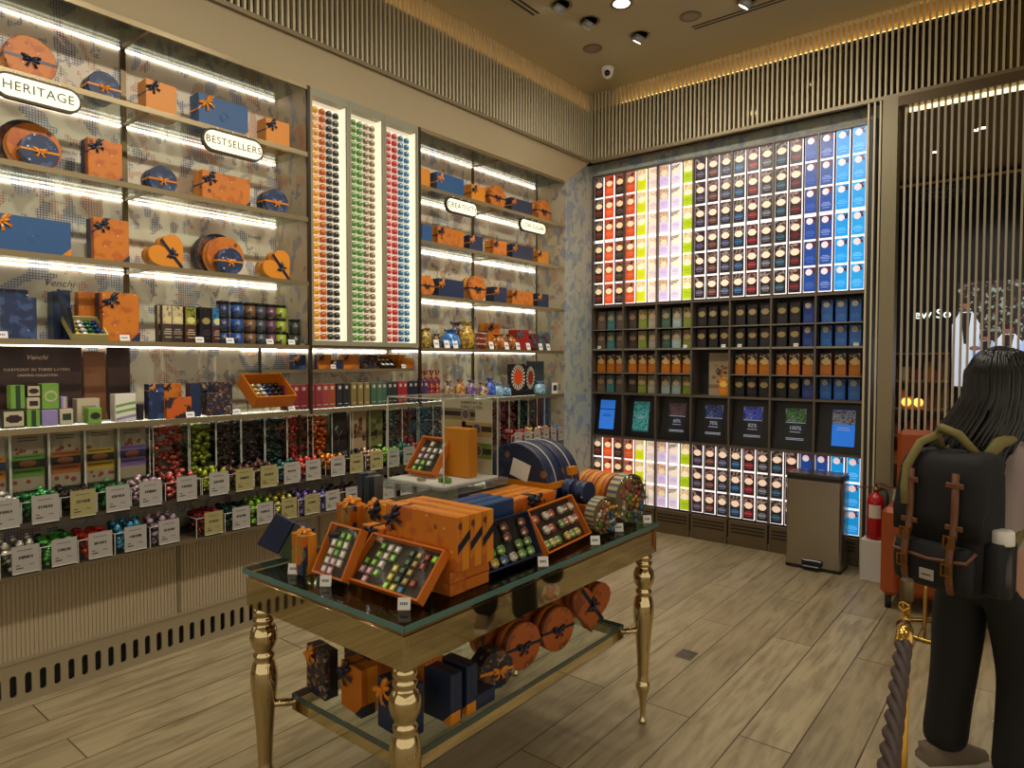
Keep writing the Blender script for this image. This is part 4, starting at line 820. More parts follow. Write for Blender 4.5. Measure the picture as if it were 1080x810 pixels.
# slim upright packs behind the acrylic case
bc = [(303, '#7c2630', 'dark red'), (311, '#7c2a30', 'red'), (319, '#802c32', 'red'), (327, '#8a2832', 'red'), (335, '#7a2e34', 'red'), (342, '#8c3a34', 'red'), (349, '#8a4424', 'copper'), (357, '#25252a', 'black'), (364, '#202226', 'black'), (372, '#746534', 'olive'), (379, '#7a6a38', 'olive'), (386, '#78683a', 'olive'), (393, '#3e5a46', 'green'), (399, '#426048', 'green'), (404, '#3c5644', 'green'), (410, '#202c2c', 'dark green'), (415, '#22282c', 'dark green'), (421, '#8c2026', 'crimson'), (426, '#90242a', 'crimson'), (432, '#1c2438', 'navy'), (437, '#1c263c', 'navy'), (443, '#3c2c54', 'purple'), (448, '#402e58', 'purple')]
ct = {}
for k, (px, cl, wd) in enumerate(bc):
    ct[wd] = ct.get(wd, 0); y = X4(px, 416); w = .052 if px < 352 else .045
    b = MB(); b.box(-w/2+.001, w/2-.001, -.025, .025, 0, .148, 0, None, .004).box(-w*.2, w*.2, -.0258, -.025, .112, .132, 1).box(-w*.3, w*.3, -.0258, -.025, .02, .024, 1)
    o = b.build('slim_pack', [mat('slim pack '+cl, cl, .4), mat('slim pack print', '#b8a894', .5)], None, (-3.43, y, ZS[5]+.0005), RL)
    tag(o, f'{nth(ct[wd])} {wd} slim pack from the left in the long counter shelf row', 'slim pack', 'slim packs in a row on the counter shelf'); ct[wd] += 1
# small boxes on the short shelf above
def SS(x0, y0, x1, y1, label, face, side, bowm, X=-3.44, d=.05):
    a, b = X4(x0, (y0+y1)/2, X), X4(x1, (y0+y1)/2, X); h = atX((x0+x1)/2, y0, X).z-1.4465
    gift_box((X-d/2, (a+b)/2, 1.4465), RL, (b-a)*.95, h, d, face, side, label, bowm, None, GA, bs=h*.26)
SS(310, 374, 323, 397, 'navy box with orange bow at the left end of the short shelf', M_nprint, M_navy, M_rorange)
SS(336, 374, 350, 396, 'orange box with navy side, second from left on the short shelf', M_oprint, M_navy, M_rnavy)
SS(351, 380, 362, 397, 'small navy box with orange bow beside the first price tag on the short shelf', M_navy, M_navy, M_rorange, X=-3.42)
SS(362, 374, 379, 397, 'orange printed box with black bow in the middle of the short shelf', M_oprint, M_orange, M_rnavy)
SS(384, 374, 399, 397, 'dark floral box left of the open white compartments on the short shelf', M_floral, M_darkbox, None)
SS(400, 374, 428, 384, 'flat orange printed lid standing at the back of the short shelf', M_oprint, M_orange2, None, X=-3.52, d=.03)
SS(424, 378, 437, 397, 'orange box with orange bow at the right end of the short shelf', M_oprint, M_orange, M_rorange)
t, Mx = open_box((-3.41, X4(408, 392), 1.455), RL, .12, .085, .02, R(35), M_darkbox, mat('white inner card', '#d8d4cc', .5), 'open box with white rows of sweets on the short shelf under the right column')
put_candies((-3.41, X4(408, 392), 1.455), RL, Mx, .11, .08, .0045, 0, [('#d8c49c', 'cream'), ('#e2ded4', 'white'), ('#4c3020', 'brown')], 'the open box on the short shelf', 2, (3, 3))
for px, lb in ((352, 'in front of the small navy box'), (426, 'in front of the right end orange box')):
    p = atX(px, 393, -3.405); price_tag((-3.405, p.y, 1.4485), RL, f'small white price tag {lb} on the short shelf', .036, .028)
# right section: bags and boxes of sweets
def BG(x0, y0, x1, y1, zi, cols, label, X=-3.42):
    a, b = X4(x0, (y0+y1)/2, X), X4(x1, (y0+y1)/2, X); h = max(.06, atX((x0+x1)/2, y0, X).z-ZS[zi]); bag((X, (a+b)/2, ZS[zi]+.0005), RL, (b-a)*.95, h, min(.12, (b-a)*.7), cols, label, GB)
BG(441, 347, 455, 367, 4, ('#9a8038', '#6c5424', '#e0c468'), 'gold bag of sweets at the left end of the right eye level shelf')
BG(456, 352, 465, 367, 4, ('#3a3024', '#7c6434', '#c8a850'), 'small dark and gold bag next to the gold bag on the right eye level shelf')
BG(466, 348, 484, 367, 4, ('#2a6ab4', '#6aa4e0', '#1c3c74'), 'bright blue bag of sweets on the right eye level shelf')
BG(474, 340, 487, 352, 4, ('#4a3454', '#7c5c7c', '#c8a850'), 'purple brown bag behind the bright blue bag', X=-3.54)
BG(485, 340, 499, 367, 4, ('#b89430', '#7c5820', '#f0d878'), 'tall shiny gold bag with twisted neck beside the blue bag', X=-3.43)
for r in range(3):
    a = X4(506, 360); z = ZS[4]+.0005+r*.042; t = thing('paper_cup', f'{("bottom", "middle", "top")[r]} red and white patterned cup of a stack beside the tall gold bag', 'cup', (-3.42, a, z), 0, 'stacked red and white cups'); MB().lathe([(.045, 0), (.052, .034), (.054, .035)], 20).build('cup_body', pattern('red white cup', '#d8cfc4', [('#b43a2c', 'n', 34, .5, .54)], .4), t); MB().lathe([(.055, .0352), (.055, .041), (.05, .0415)], 20).build('cup_lid', mat('cup lid', '#c8b8a4', .4), t)
SB(514, 341, 528, 360, 4, 'b', 'orange and navy box at the back of the right eye level shelf', M_oprint, M_orange, M_rnavy, X=-3.54)
BG(519, 353, 532, 367, 4, ('#b86a28', '#7c4420', '#e8b878'), 'left orange brown bag on the right eye level shelf'); BG(533, 353, 544, 367, 4, ('#a85c20', '#6c3c1c', '#d8a060'), 'right orange brown bag beside the red box')
SB(545, 348, 558, 367, 4, 'b', 'red box with teal ribbon on the right eye level shelf', mat('red card', '#a02a24', .4), mat('red card', '#a02a24', .4), mat('teal ribbon', '#1f6a78', .4)); 
o = SB(559, 350, 569, 368, 4, 'h', 'dark red heart box right of the red box', mat('dark red card', '#7c1f24', .4), None, mat('teal ribbon', '#1f6a78', .4)); SB(571, 350, 583, 368, 4, 'h', 'teal grey heart box at the right end of the eye level shelf', mat('teal grey card', '#4a5c60', .4), None, mat('dark red card', '#7c1f24', .4))
for px, lb in ((461, 'at the dark and gold bag'), (472, 'at the bright blue bag'), (481, 'between the blue and gold bags'), (519, 'at the left orange brown bag'), (535, 'at the right orange brown bag'), (547, 'at the teal ribboned red box'), (558, 'before the dark red heart'), (571, 'at the teal grey heart box'), (579, 'at the far right end')):
    p = atX(px, 365, -3.352); price_tag((-3.352, p.y, ZS[4]+.001), RL, f'tall white price tag {lb}, right eye level shelf', .05, .06)
for k, px in enumerate((443, 449, 455, 461)): BG(px-3, 391, px+3, 415, 5, (('#8a2428', '#5c2448', '#c8782c'), ('#a03c24', '#4c2444', '#d88838'))[k % 2], f'{nth(k)} tall red and purple bag from the left behind the acrylic case', X=-3.44)
for k, (px, w, y, c, wd) in enumerate(((473, 9, 402, ('#6c5a50', '#b08c54', '#4c3c5c'), 'brown patterned'), (485, 9, 400, ('#8a5a34', '#c89048', '#5c3820'), 'copper domed'), (497, 10, 401, ('#4c4474', '#8c6a94', '#c8a890'), 'violet'), (509, 9, 404, ('#c8a030', '#4c4a8a', '#e8d080'), 'yellow'), (517, 9, 399, ('#3450a4', '#5c78c8', '#1c2c64'), 'royal blue'), (525, 9, 404, ('#7aa4c0', '#a8c8d8', '#4c7898'), 'pale blue'), (534, 8, 406, ('#5c88a8', '#94b8cc', '#3c5c7c'), 'grey blue'))): BG(px-w/2-.2, y, px+w/2+.2, 416, 5, c, f'{wd} bag of sweets above the right part of the acrylic case')
def sunburst(px0, py0, px1, py1, X, c1, label):
    a, b = X4(px0, 396, X), X4(px1, 396, X); z0 = ZS[5]+.045; z1 = atX((px0+px1)/2, py0, X).z; w = b-a; h = z1-z0; t = thing('sunburst_box', label, 'gift box', (X, (a+b)/2, z0), RL)
    MB().box(-w/2, w/2, -.02, .02, 0, h, 0, None, .002).build('box_body', mat('sunburst dark', '#1c1718', .4), t); q = MB(); n = 20
    for k in range(n):
        a0, a1 = 2*PI*(k)/n, 2*PI*(k+.5)/n; q.add([(w*.25*math.cos(a0), -.0206, h/2+h*.25*math.sin(a0)), (w*.49*math.cos(a0), -.0206, h/2+h*.49*math.sin(a0)), (w*.49*math.cos(a1), -.0206, h/2+h*.49*math.sin(a1)), (w*.25*math.cos(a1), -.0206, h/2+h*.25*math.sin(a1))], [(0, 1, 2, 3)], 0)
    q.add([(w*.3*math.cos(2*PI*k/n), -.0212, h/2+h*.3*math.sin(2*PI*k/n)) for k in range(n)], [tuple(range(n))], 1); q.build('sunburst_print', [mat('sunburst cream', '#d8ccb8', .5), mat('sunburst '+c1, c1, .45)], t)
sunburst(537, 384, 552, 408, -3.43, '#cf4a16', 'large black and white sunburst box with orange centre on a black stand'); sunburst(553, 386, 562, 408, -3.45, '#8a3018', 'smaller dark sunburst box with rust centre')
tag(MB().box(-.19, .19, -.05, .05, 0, .044, ch=.003).build('display_riser', mat('riser black', '#191817', .4), None, (-3.45, X4(550, 410), ZS[5]+.0005), RL), 'low black riser under the two sunburst boxes', 'riser')
SB(564, 381, 574, 411, 5, 'b', 'tall dark teal box right of the sunburst boxes', mat('dark teal card', '#35424a', .4), mat('dark teal card', '#35424a', .4), None, X=-3.47)
BG(564, 402, 574, 413, 5, ('#6a9cb4', '#a0c4d4', '#3c6078'), 'small pale blue pouch in front of the tall dark teal box', X=-3.38)
p = atX(585, 409, -3.40); t = thing('sign_stand', 'little framed white card with black square at the right end of the counter shelf', 'sign', (-3.40, p.y, ZS[5]+.0005), RL); MB().box(-.042, .042, -.004, .004, 0, .095, 0, None, .001).build('frame', M_white, t); MB().box(-.026, .026, -.0052, -.0041, .025, .075).build('printed_square', M_ink, t)
# ------------------------------------------------------------------ sweet bins in two tiers
def acr_box(mb, y0, y1, z0, z1, x0, x1, th=.003, front=None):
    """open-topped clear box: back at x0, front at x1"""
    mb.box(x0, x1, y0, y0+th, z0, z1).box(x0, x1, y1-th, y1, z0, z1).box(x1-th, x1, y0+th, y1-th, z0, front or z1).box(x0, x0+th, y0+th, y1-th, z0, z1).box(x0+th, x1-th, y0+th, y1-th, z0, z0+th)
def edges(mb, y0, y1, z0, z1, x0, x1, e=.0022):
    for y in (y0, y1): mb.box(x1-e, x1, y-e/2, y+e/2, z0, z1); mb.box(x0, x1, y-e/2, y+e/2, z1, z1+e)
    mb.box(x1-e, x1, y0, y1, z1, z1+e)
M_cardy = mat('pale olive price card', '#8f8556', .6); M_cardg = mat('grey white price card', '#979189', .6)
def price_card(t, yc, z0, x, w, h, m):
    b = MB(); x += .0008; b.box(x, x+.0016, yc-w/2, yc+w/2, z0, z0+h); b.box(x, x+.006, yc-w/2, yc+w/2, z0-.002, z0, 2)
    rnd = random.Random(yc); q = lambda y0, y1, za, zb: b.box(x+.0017, x+.0021, yc+w*y0, yc+w*y1, z0+h*za, z0+h*zb, 1)
    q(-.3, .25, .82, .84)
    for k in range(6): q(-.26+k*.09, -.26+k*.09+rnd.uniform(.05, .085), .52+rnd.uniform(-.01, .01), .62)
    q(-.36, -.1, .16, .20); q(-.36, -.22, .27, .30); q(.1, .3, .27, .29)
    b.build('price_card', [m, M_ink, M_acredge], t)
def heap(name, label, y0, y1, x0, x1, zb, ztop, col, r, n, kind='ball', group=None, layers=2):
    """uncounted sweets filling a container"""
    b = MB(); rnd = random.Random(label)
    for k in range(n):
        y = rnd.uniform(y0+r*1.2, y1-r*1.2); x = rnd.uniform(x0+r*1.2, x1-r*1.2)
        if k % 3 == 0: x = x1-r*rnd.uniform(1.2, 1.4)
        if k % 3 == 1: y = rnd.choice((y0+r*1.25, y1-r*1.25, y0+r*1.25))
        zt = ztop(x); z = rnd.uniform(zb+r*.9, max(zb+r, zt-r)) if k % 4 else max(zb+r, zt-r*.8)
        q = Matrix.Rotation(rnd.uniform(0, 6), 3, 'Z') @ Matrix.Rotation(rnd.uniform(0, 3), 3, 'X')
        b.ball((x, y, z), r, 6, 4, k % 3, sc=(1.15, .9, .8), rot=q)
    c = [int(col[i:i+2], 16) for i in (1, 3, 5)]; v = ['#%02x%02x%02x' % tuple(max(0, min(255, int(x*f+a))) for x in c) for f, a in ((1, 0), (.6, 0), (1.1, 30))]
    o = b.build(name, [mat('foil '+x, x, .24, .45) for x in v]); return tag(o, label, 'sweets', group, 'stuff')
def core(t, y0, y1, x0, x1, z0, zf, zb, col):  # packed sweets seen between the outer ones
    pass
# tall dispensers of the upper tier: (start y, kind, colour, words)
UP = [(.742, 'card', '#b8761f', 'orange', '#2c3a5c', '#c8c4bc', 'silver white'), (.885, 'card', '#5c8a32', 'green', '#22241c', '#2f7a3a', 'green'), (1.028, 'card', '#a85c28', 'copper brown', '#231f24', '#2c2420', 'black and cream'), (1.171, 'card', '#b8952c', 'mustard yellow', '#1f1f1f', '#2a7036', 'green'), (1.315, 'card', '#7c5c9c', 'purple', '#2a2a50', '#b89aa4', 'pale pink'),
      (1.47, 'ball', '#a04438', 'coppery red', 0, '#c25c50', 'coppery red'), (1.652, 'ball', '#7c8420', 'yellow green', 0, '#98a02c', 'yellow green'), (1.794, 'ball', '#3a201c', 'dark brown', 0, '#5c3c34', 'brown'), (1.937, 'ball', '#33201e', 'deep brown', 0, '#54362c', 'deep brown'), (2.08, 'ball', '#16302c', 'bottle green', 0, '#1f5048', 'bottle green'), (2.222, 'ball', '#a82a20', 'bright red', 0, '#d0483c', 'bright red'),
      (2.395, 'ball', '#b85010', 'orange', 0, '#dc7a1c', 'orange'), (2.535, 'print', '#231c1f', 'black floral', '#8c8478', '#2c2824', 'dark'), (2.693, 'print', '#b08a6c', 'peach cocoa print', '#6c3c24', '#c8a084', 'peach'), (2.832, 'print', '#77713c', 'olive print', '#4c4c20', '#7cb43c', 'lime green'), (2.972, 'ball', '#1f3438', 'dark teal', 0, '#2c6a60', 'dark teal'), (3.114, 'ball', '#98283a', 'raspberry', 0, '#b43c4c', 'raspberry'), (3.27, 'ball', '#2c5a78', 'sea blue', 0, '#3c7ca0', 'sea blue'), (3.41, 'ball', '#4c3a44', 'mixed brown', 0, '#6c5460', 'mixed brown'),
      (4.16, 'ball', '#7c2424', 'dark red', 0, '#a04038', 'dark red'), (4.29, 'ball', '#8a3c34', 'reddish', 0, '#b05c50', 'reddish'), (4.42, 'ball', '#24402c', 'forest green', 0, '#c89c5c', 'tan'), (4.55, 'ball', '#6c3428', 'russet', 0, '#c8a08c', 'pale russet'), (4.67, 'print', '#5c2024', 'maroon', '#7c3034', '#b08448', 'golden'), (4.78, 'print', '#2c4a8a', 'blue', '#4c6cb0', '#6c84ac', 'grey blue')]
ncand = 0
for k, (y0, kind, col, wd, c2, ccol, cwd) in enumerate(UP):
    wdt = .174 if k == 5 else .138 if y0 < 4.1 else (.117 if y0 < 4.65 else .105); y1 = y0+wdt
    t = thing('sweet_dispenser', f'tall dispenser of {wd} sweets, {cwd} tray, {nth(k)} along the upper tier', 'sweet dispenser', (0, 0, 0), 0, 'tall dispensers in the upper tier')
    b = MB(); acr_box(b, y0, y1, .8155, 1.185, -3.632, -3.468, front=1.185); b.build('tower', M_acr, t)
    b = MB(); acr_box(b, y0, y1, .8155, .90, -3.467, XF-.002); b.build('tray', M_acr, t)
    e = MB(); edges(e, y0, y1, .816, 1.185, -3.632, -3.466, .003); edges(e, y0, y1, .816, .90, -3.466, XF-.001); e.build('tray_edge', M_acredge, t)
    price_card(t, (y0+y1)/2+.016, .808, XF, .100 if y0 < 4.1 else .085, .116, M_cardy if k in (2, 7, 8, 12, 13) else M_cardg)
    if kind in ('card', 'print'):
        c = thing('printed_panel', f'{wd} printed panel in the {nth(k)} tall dispenser', 'printed panel', (-3.5, (y0+y1)/2, .925 if kind == 'card' else .93), RL, 'printed panels in the dispensers')
        w = wdt-.014; h = .252; b = MB(); b.box(-w/2, w/2, -.004, .004, 0, h, 0, None, .001); pn_ = b.build('panel', mat('panel cream', '#9c8a72', .5) if kind == 'card' else mat('panel '+col, col, .45), c)
        q = MB(); y = -.0045
        if kind == 'card':
            q.box(-w/2, w/2, y-.0004, y, h*.40, h*.54, 1); q.box(-w/2, w/2, y-.0005, y, h*.24, h*.40, 0); q.box(-w/2, w/2, y-.0005, y, h*.54, h*.64, 0)
            rnd = random.Random(k)
            for _ in range(7): q.ball((rnd.uniform(-w*.42, w*.42), y, h*rnd.choice((.66, .7, .73, .16, .12, .2))), w*rnd.uniform(.05, .1), 9, 5, 2+_ % 2, sc=(1, .06, 1))
            q.ball((0, y-.0005, h*.47), w*.24, 12, 6, 2, sc=(1.2, .05, .55))
            for zz in (.92, .87): q.box(-w*.3, w*.3, y-.0005, y, h*zz, h*(zz+.018), 4)
            for zz in (.585, .33): q.box(-w*.4, w*.4, y-.0007, y, h*zz, h*(zz+.022), 4)
            q.build('panel_print', [mat('print '+col, col, .5), mat('print '+c2, c2, .5), mat('nut print', '#7a4426', .5), mat('berry print', '#8a3a34', .5), mat('print brown ink', '#4c3a2e', .5)], pn_)
        else:
            rnd = random.Random(k+5)
            for _ in range(11): q.ball((rnd.uniform(-w*.36, w*.36), y, h*rnd.uniform(.1, .8)), w*rnd.uniform(.08, .17), 9, 5, _ % 2, sc=(.8, .05, 1.2))
            if k == 12: q = MB(); q.tube([(-w*.1, y, h*.05), (w*.02, y, h*.35), (w*.2, y, h*.5)], .0016, 5).tube([(w*.02, y, h*.35), (-w*.15, y, h*.55)], .0016, 5); [q.ball((-w*.18+w*.05*i, y, h*(.55+.03*i)), w*.06, 8, 4, 0, sc=(1, .05, 1)) for i in range(3)]
            q.build('panel_print', [mat('print '+c2, c2, .5), mat('dark leaf print', '#3c2a20', .5)], pn_)
    else:
        heap('sweet_pile', f'{wd} foil balls packed in the {nth(k)} tall dispenser', y0+.004, y1-.004, -3.628, -3.472, .82, lambda x: 1.165, col, .0165 if wd != 'yellow green' else .019, 150, group='sweets packed in the tall dispensers')
    heap('sweet_pile', f'{cwd} foil sweets loose in the tray of the {nth(k)} tall dispenser', y0+.004, y1-.004, -3.464, XF-.006, .82, lambda x: .912+(-3.37-x)*.5, ccol, .0145, 40, group='loose sweets in the upper trays')
    n = 3
    for i in range(n):
        x = -3.375-(i // 3)*.05+random.uniform(-.008, .008); y = y0+wdt*((i % 3)+.5)/3+random.uniform(-.008, .008)
        o = link('wrapped_chocolate', candy_mesh(ccol, 1 if kind == 'ball' else 0), None, (x, y, .905+(-3.37-x)*.5), random.uniform(0, 6)); o.rotation_euler.x = random.uniform(-.4, .4); o.scale = (1.15,)*3
        tag(o, f'{cwd} chocolate on the {("left","middle","right")[i%3]} of the {nth(k)} upper tray', 'wrapped chocolate', 'sweets on top of the upper trays'); ncand += 1
# lower tier
LO = [(.668, '#8c8474', 'pewter', 1), (.81, '#b9b3a2', 'silver white', 1), (.952, '#4c9a40', 'bright green', 2), (1.095, '#b4321c', 'red orange', 2), (1.245, '#3c8cac', 'turquoise', 1), (1.40, '#b49aa8', 'pale pink lilac', 1), (1.625, '#8c2420', 'dark red', 2), (1.775, '#1c3c30', 'dark green', 2), (1.915, '#7cac24', 'lime', 1), (2.065, '#c0b24c', 'creamy yellow', 1), (2.215, '#7c6ca8', 'violet', 1), (2.36, '#8478b4', 'lavender', 1), (2.505, '#5c4a3c', 'brown', 0), (2.65, '#a88c5c', 'tan', 1), (2.8, '#6c7c3c', 'moss', 1)]+[(2.95+.15*i, c, w, 1) for i, (c, w) in enumerate((('#7c4430', 'rust'), ('#3c5c7c', 'slate blue'), ('#9c8c74', 'beige'), ('#5c2c34', 'wine'), ('#8c7c3c', 'khaki'), ('#44604c', 'sage'), ('#7c5c4c', 'cocoa'), ('#a87c84', 'rose'), ('#44507c', 'indigo'), ('#3464a8', 'cobalt'), ('#3c6cb0', 'bright blue'), ('#a0607c', 'mauve')))]
for k, (y0, col, wd, yc) in enumerate(LO):
    y1 = y0+.137; t = thing('sweet_bin', f'low clear bin of {wd} sweets with price card, {nth(k)} along the lower tier', 'sweet bin', (0, 0, 0), 0, 'low bins in the lower tier')
    X0, X1 = -3.50, -3.352; b = MB(); acr_box(b, y0, y1, .5975, .695, X0, X1); b.build('bin_body', M_acr, t); e = MB(); edges(e, y0, y1, .598, .695, X0, X1, .003); e.build('bin_edge', M_acredge, t)
    price_card(t, (y0+y1)/2+(.02 if k else 0), .606, X1+.001, .098, .114, M_cardy if k in (6, 9, 10) else M_cardg)
    heap('sweet_pile', f'{wd} sweets heaped in the {nth(k)} low bin', y0+.004, y1-.004, X0+.004, X1-.004, .60, lambda x: .70+(X1-x)*.3, col, .0155, 58 if k < 13 else 34, group='sweets heaped in the low bins')
    if k < 11:
        for i in range(6):
            x = X1-.03-(i // 3)*.05+random.uniform(-.008, .008); y = y0+.137*((i % 3)+.5)/3+random.uniform(-.006, .006)
            o = link('wrapped_chocolate', candy_mesh(col, yc), None, (x, y, .695+(X1-x)*.28), random.uniform(0, 6)); o.rotation_euler.x = random.uniform(-.4, .4); o.scale = (1.15,)*3
            tag(o, f'{wd} chocolate on the {nth(k)} low bin, {("front","back")[i//3]} row, {nth(i%3)} from the left', 'wrapped chocolate', 'sweets on top of the low bins'); ncand += 1
# ------------------------------------------------------------------ centre table
TX0, TX1, TY0, TY1, TZ = -2.0, -1.24, 1.115, 2.515, .84
tb = thing('display_table', 'mirror brass display table with turned legs, thick glass top and lower glass shelf', 'table', ((TX0+TX1)/2, (TY0+TY1)/2, 0))
hx, hy = (TX1-TX0)/2, (TY1-TY0)/2
M_tabletop = clear('table top glass', '#cfe0d6', 1.5, .02); M_brown_m = mat('bronze mirror top', '#b08c64', .05, .95)
b = MB(); b.box(-hx, hx, -hy, hy, TZ-.022, TZ-.0005, 0, None, .002); b.build('glass_top', [clear('top glass', '#dfeee8', 1.5, .015)], tb)
e = MB(); e.box(-hx-.0006, hx+.0006, -hy-.0006, -hy+.002, TZ-.020, TZ-.003).box(-hx-.0006, hx+.0006, hy-.002, hy+.0006, TZ-.020, TZ-.003).box(hx-.002, hx+.0006, -hy, hy, TZ-.020, TZ-.003).box(-hx-.0006, -hx+.002, -hy, hy, TZ-.020, TZ-.003); e.build('glass_edge', M_gedge, tb)
MB().box(-hx+.012, hx-.012, -hy+.012, hy-.012, TZ-.034, TZ-.0225).build('mirror_panel', M_brown_m, tb)
a = MB(); i_ = .008; z0, z1 = TZ-.125, TZ-.0345
for x0, x1, y0, y1 in ((-hx+i_, hx-i_, -hy+i_, -hy+i_+.014), (-hx+i_, hx-i_, hy-i_-.014, hy-i_), (hx-i_-.014, hx-i_, -hy+i_+.0145, hy-i_-.0145), (-hx+i_, -hx+i_+.014, -hy+i_+.0145, hy-i_-.0145)): a.box(x0, x1, y0, y1, z0, z1, 0, None, .001)
a.build('apron', M_brassm, tb)
prof = [(.012, 0), (.0155, .004), (.0155, .012), (.011, .018), (.0115, .05), (.015, .10), (.021, .125), (.029, .148), (.0305, .16), (.028, .172), (.0225, .18), (.024, .186), (.0215, .192), (.0225, .21), (.027, .30), (.034, .385), (.0415, .45), (.043, .475), (.0415, .50), (.034, .53), (.029, .541), (.0335, .547), (.0335, .557), (.028, .564), (.030, .572), (.039, .588), (.0435, .610), (.041, .634), (.033, .65), (.027, .656), (.0335, .664), (.0335, .675), (.027, .681), (.0335, .688), (.0335, .700), (.028, .7145)]
L_ins = .045; lsx, lsy = hx-L_ins, hy-L_ins
for sx in (-1, 1):
    for sy in (-1, 1): MB().lathe(prof, 28, 0, Matrix.Translation((sx*lsx, sy*lsy, 0))).build('leg', M_brass, tb)
SZ = .42; sh0, shx = hx-.10, 0; shy = hy-.11
b = MB(); b.box(-sh0, sh0, -shy, shy, SZ-.020, SZ-.0005, 0, None, .0015); b.build('lower_glass_shelf', [clear('lower shelf glass', '#f4faf7', 1.5, .02)], tb)
e = MB(); e.box(-sh0-.0006, sh0+.0006, -shy-.0006, -shy+.002, SZ-.019, SZ-.002).box(sh0-.002, sh0+.0006, -shy, shy, SZ-.019, SZ-.002).box(-sh0-.0006, -sh0+.002, -shy, shy, SZ-.019, SZ-.002).box(-sh0, sh0, shy-.002, shy+.0006, SZ-.019, SZ-.002); e.build('shelf_glass_edge', mat('dark glass edge', '#3c504c', .12, 0, 0, .8), tb)
f = MB(); z0, z1 = SZ-.055, SZ-.0205
f.box(-sh0, sh0, -shy, -shy+.012, z0, z1).box(-sh0, sh0, shy-.012, shy, z0, z1).box(-sh0, -sh0+.012, -shy+.0121, shy-.0121, z0, z1).box(sh0-.012, sh0, -shy+.0121, shy-.0121, z0, z1); f.build('shelf_frame', M_brassm, tb)
for sx in (-1, 1):
    for sy in (-1, 1): MB().tube([(sx*lsx, sy*lsy, SZ-.03), (sx*(sh0-.006), sy*(shy-.006), SZ-.03)], .013, 12).build('stretcher', M_brass, tb)

G = 'goods on the glass table top'; T0 = TZ+.0002
def P(px, py): return atZ(px, py, TZ)
for (px, py), rz, lb in (((309, 606), 35, 'front left, before the gold and navy bag-shaped box'), ((343, 619), 35, 'below the smaller tilted praline tray'), ((426, 644), 40, 'below the larger tilted tray near the front corner'), ((573, 598), 45, 'right of the dark tray of sweets'), ((628, 575), 45, 'right of the orange tray of sweets'), ((653, 561), 45, 'below the small clear-faced drum'), ((683, 552), 45, 'below the large clear-faced drum')):
    p = P(px, py); price_tag((p.x, p.y, T0), R(rz), f'clear standing price tag on the table, {lb}', .034, .033, 'price tags on the table')
CG = [('#5f8f3e', 'green'), ('#7fae55', 'light green'), ('#c9c4b8', 'white'), ('#c7a3ae', 'pink'), ('#cfc9b4', 'cream'), ('#b9b05a', 'yellow'), ('#7c3b34', 'brick red'), ('#3a5040', 'dark green'), ('#8c7c4c', 'khaki'), ('#8cbf3a', 'lime'), ('#3f6a8c', 'blue')]
g, lg_, w_, pk, cr, ye, br, dg, kh, li, bl = CG; O = None
def tray(loc, rz, w, l, tilt, wall, inner, label, rows, where, kind=2, d=.028, sc=1.0, glass=True):
    off = Matrix.Rotation(rz, 3, 'Z') @ Vector((0, d*math.sin(tilt), -d*math.cos(tilt))); loc = tuple(Vector(loc)+off); loc = (loc[0], loc[1], max(loc[2], T0+.009))
    t, Mx = open_box(loc, rz, w, l, d, tilt, wall, inner, label, base=T0-loc[2])
    if glass: MB().box(-w/2, w/2, 0, l, d-.004, d-.0025, 0, Mx).build('clear_cover', clear('tray cover', '#ffffff', 1.25, .05), t)
    put_candies(loc, rz, Mx, w-.02, l-.01, .0045, 0, rows, where, kind, (len(rows[0]), len(rows)), sc=sc); return t
M_tray = mat('tray orange', '#cf6f1c', .4); M_trayin = mat('tray inner brown grey', '#3a332e', .5)
tray((-1.4465, 1.212, .868), 0, .298, .145, R(47), M_tray, M_trayin, 'larger orange framed tray of wrapped pralines tilted at the front corner of the table',
     [[O, g, w_, w_, O, dg, kh, br, li], [O, lg_, cr, lg_, O, dg, kh, br, O], [g, lg_, w_, O, ye, dg, kh, O, O], [pk, pk, lg_, O, ye, dg, kh, br, O], [O, pk, O, O, li, ye, bl, O, O]], 'the larger tilted tray', sc=.76)
tray((-1.6535, 1.186, .868), 0, .135, .145, R(62), M_tray, M_trayin, 'smaller orange framed tray of wrapped pralines at the left front of the table', [[O, g, lg_, O], [cr, lg_, w_, O], [cr, g, w_, O], [w_, pk, w_, O], [pk, pk, O, O]], 'the smaller tilted tray', sc=.78)
tn = [('#b8503c', 'red'), ('#c9b04a', 'gold'), ('#6f9a40', 'green'), ('#d0c8b4', 'white'), ('#7c4a34', 'brown'), ('#48708c', 'blue')]
tray((-1.303, 1.957, .862), R(96), .31, .15, R(58), M_tray, mat('dark brown tray inside', '#33221a', .5), 'orange framed tray of round red and gold pralines on the right edge of the table', [[tn[0], O, tn[3], tn[0], O, tn[3], tn[4], tn[3]], [O, tn[3], tn[0], O, tn[2], tn[0], tn[3], tn[0]], [tn[2], tn[1], tn[2], O, tn[1], tn[2], tn[1], O]], 'the orange tray on the right edge', kind=3, sc=1.15)
tray((-1.309, 1.638, .862), R(90), .295, .14, R(66), M_navy, mat('near black tray', '#1c1a1a', .5), 'dark navy tray of round and green wrapped pralines on the right edge of the table', [[O, O, O, tn[4], O, tn[4]], [tn[2], tn[0], O, tn[4], O, tn[4]], [tn[1], tn[2], lg_, O, g, g], [tn[0], tn[1], tn[5], w_, lg_, lg_]], 'the dark tray on the right edge', kind=3, sc=1.15)
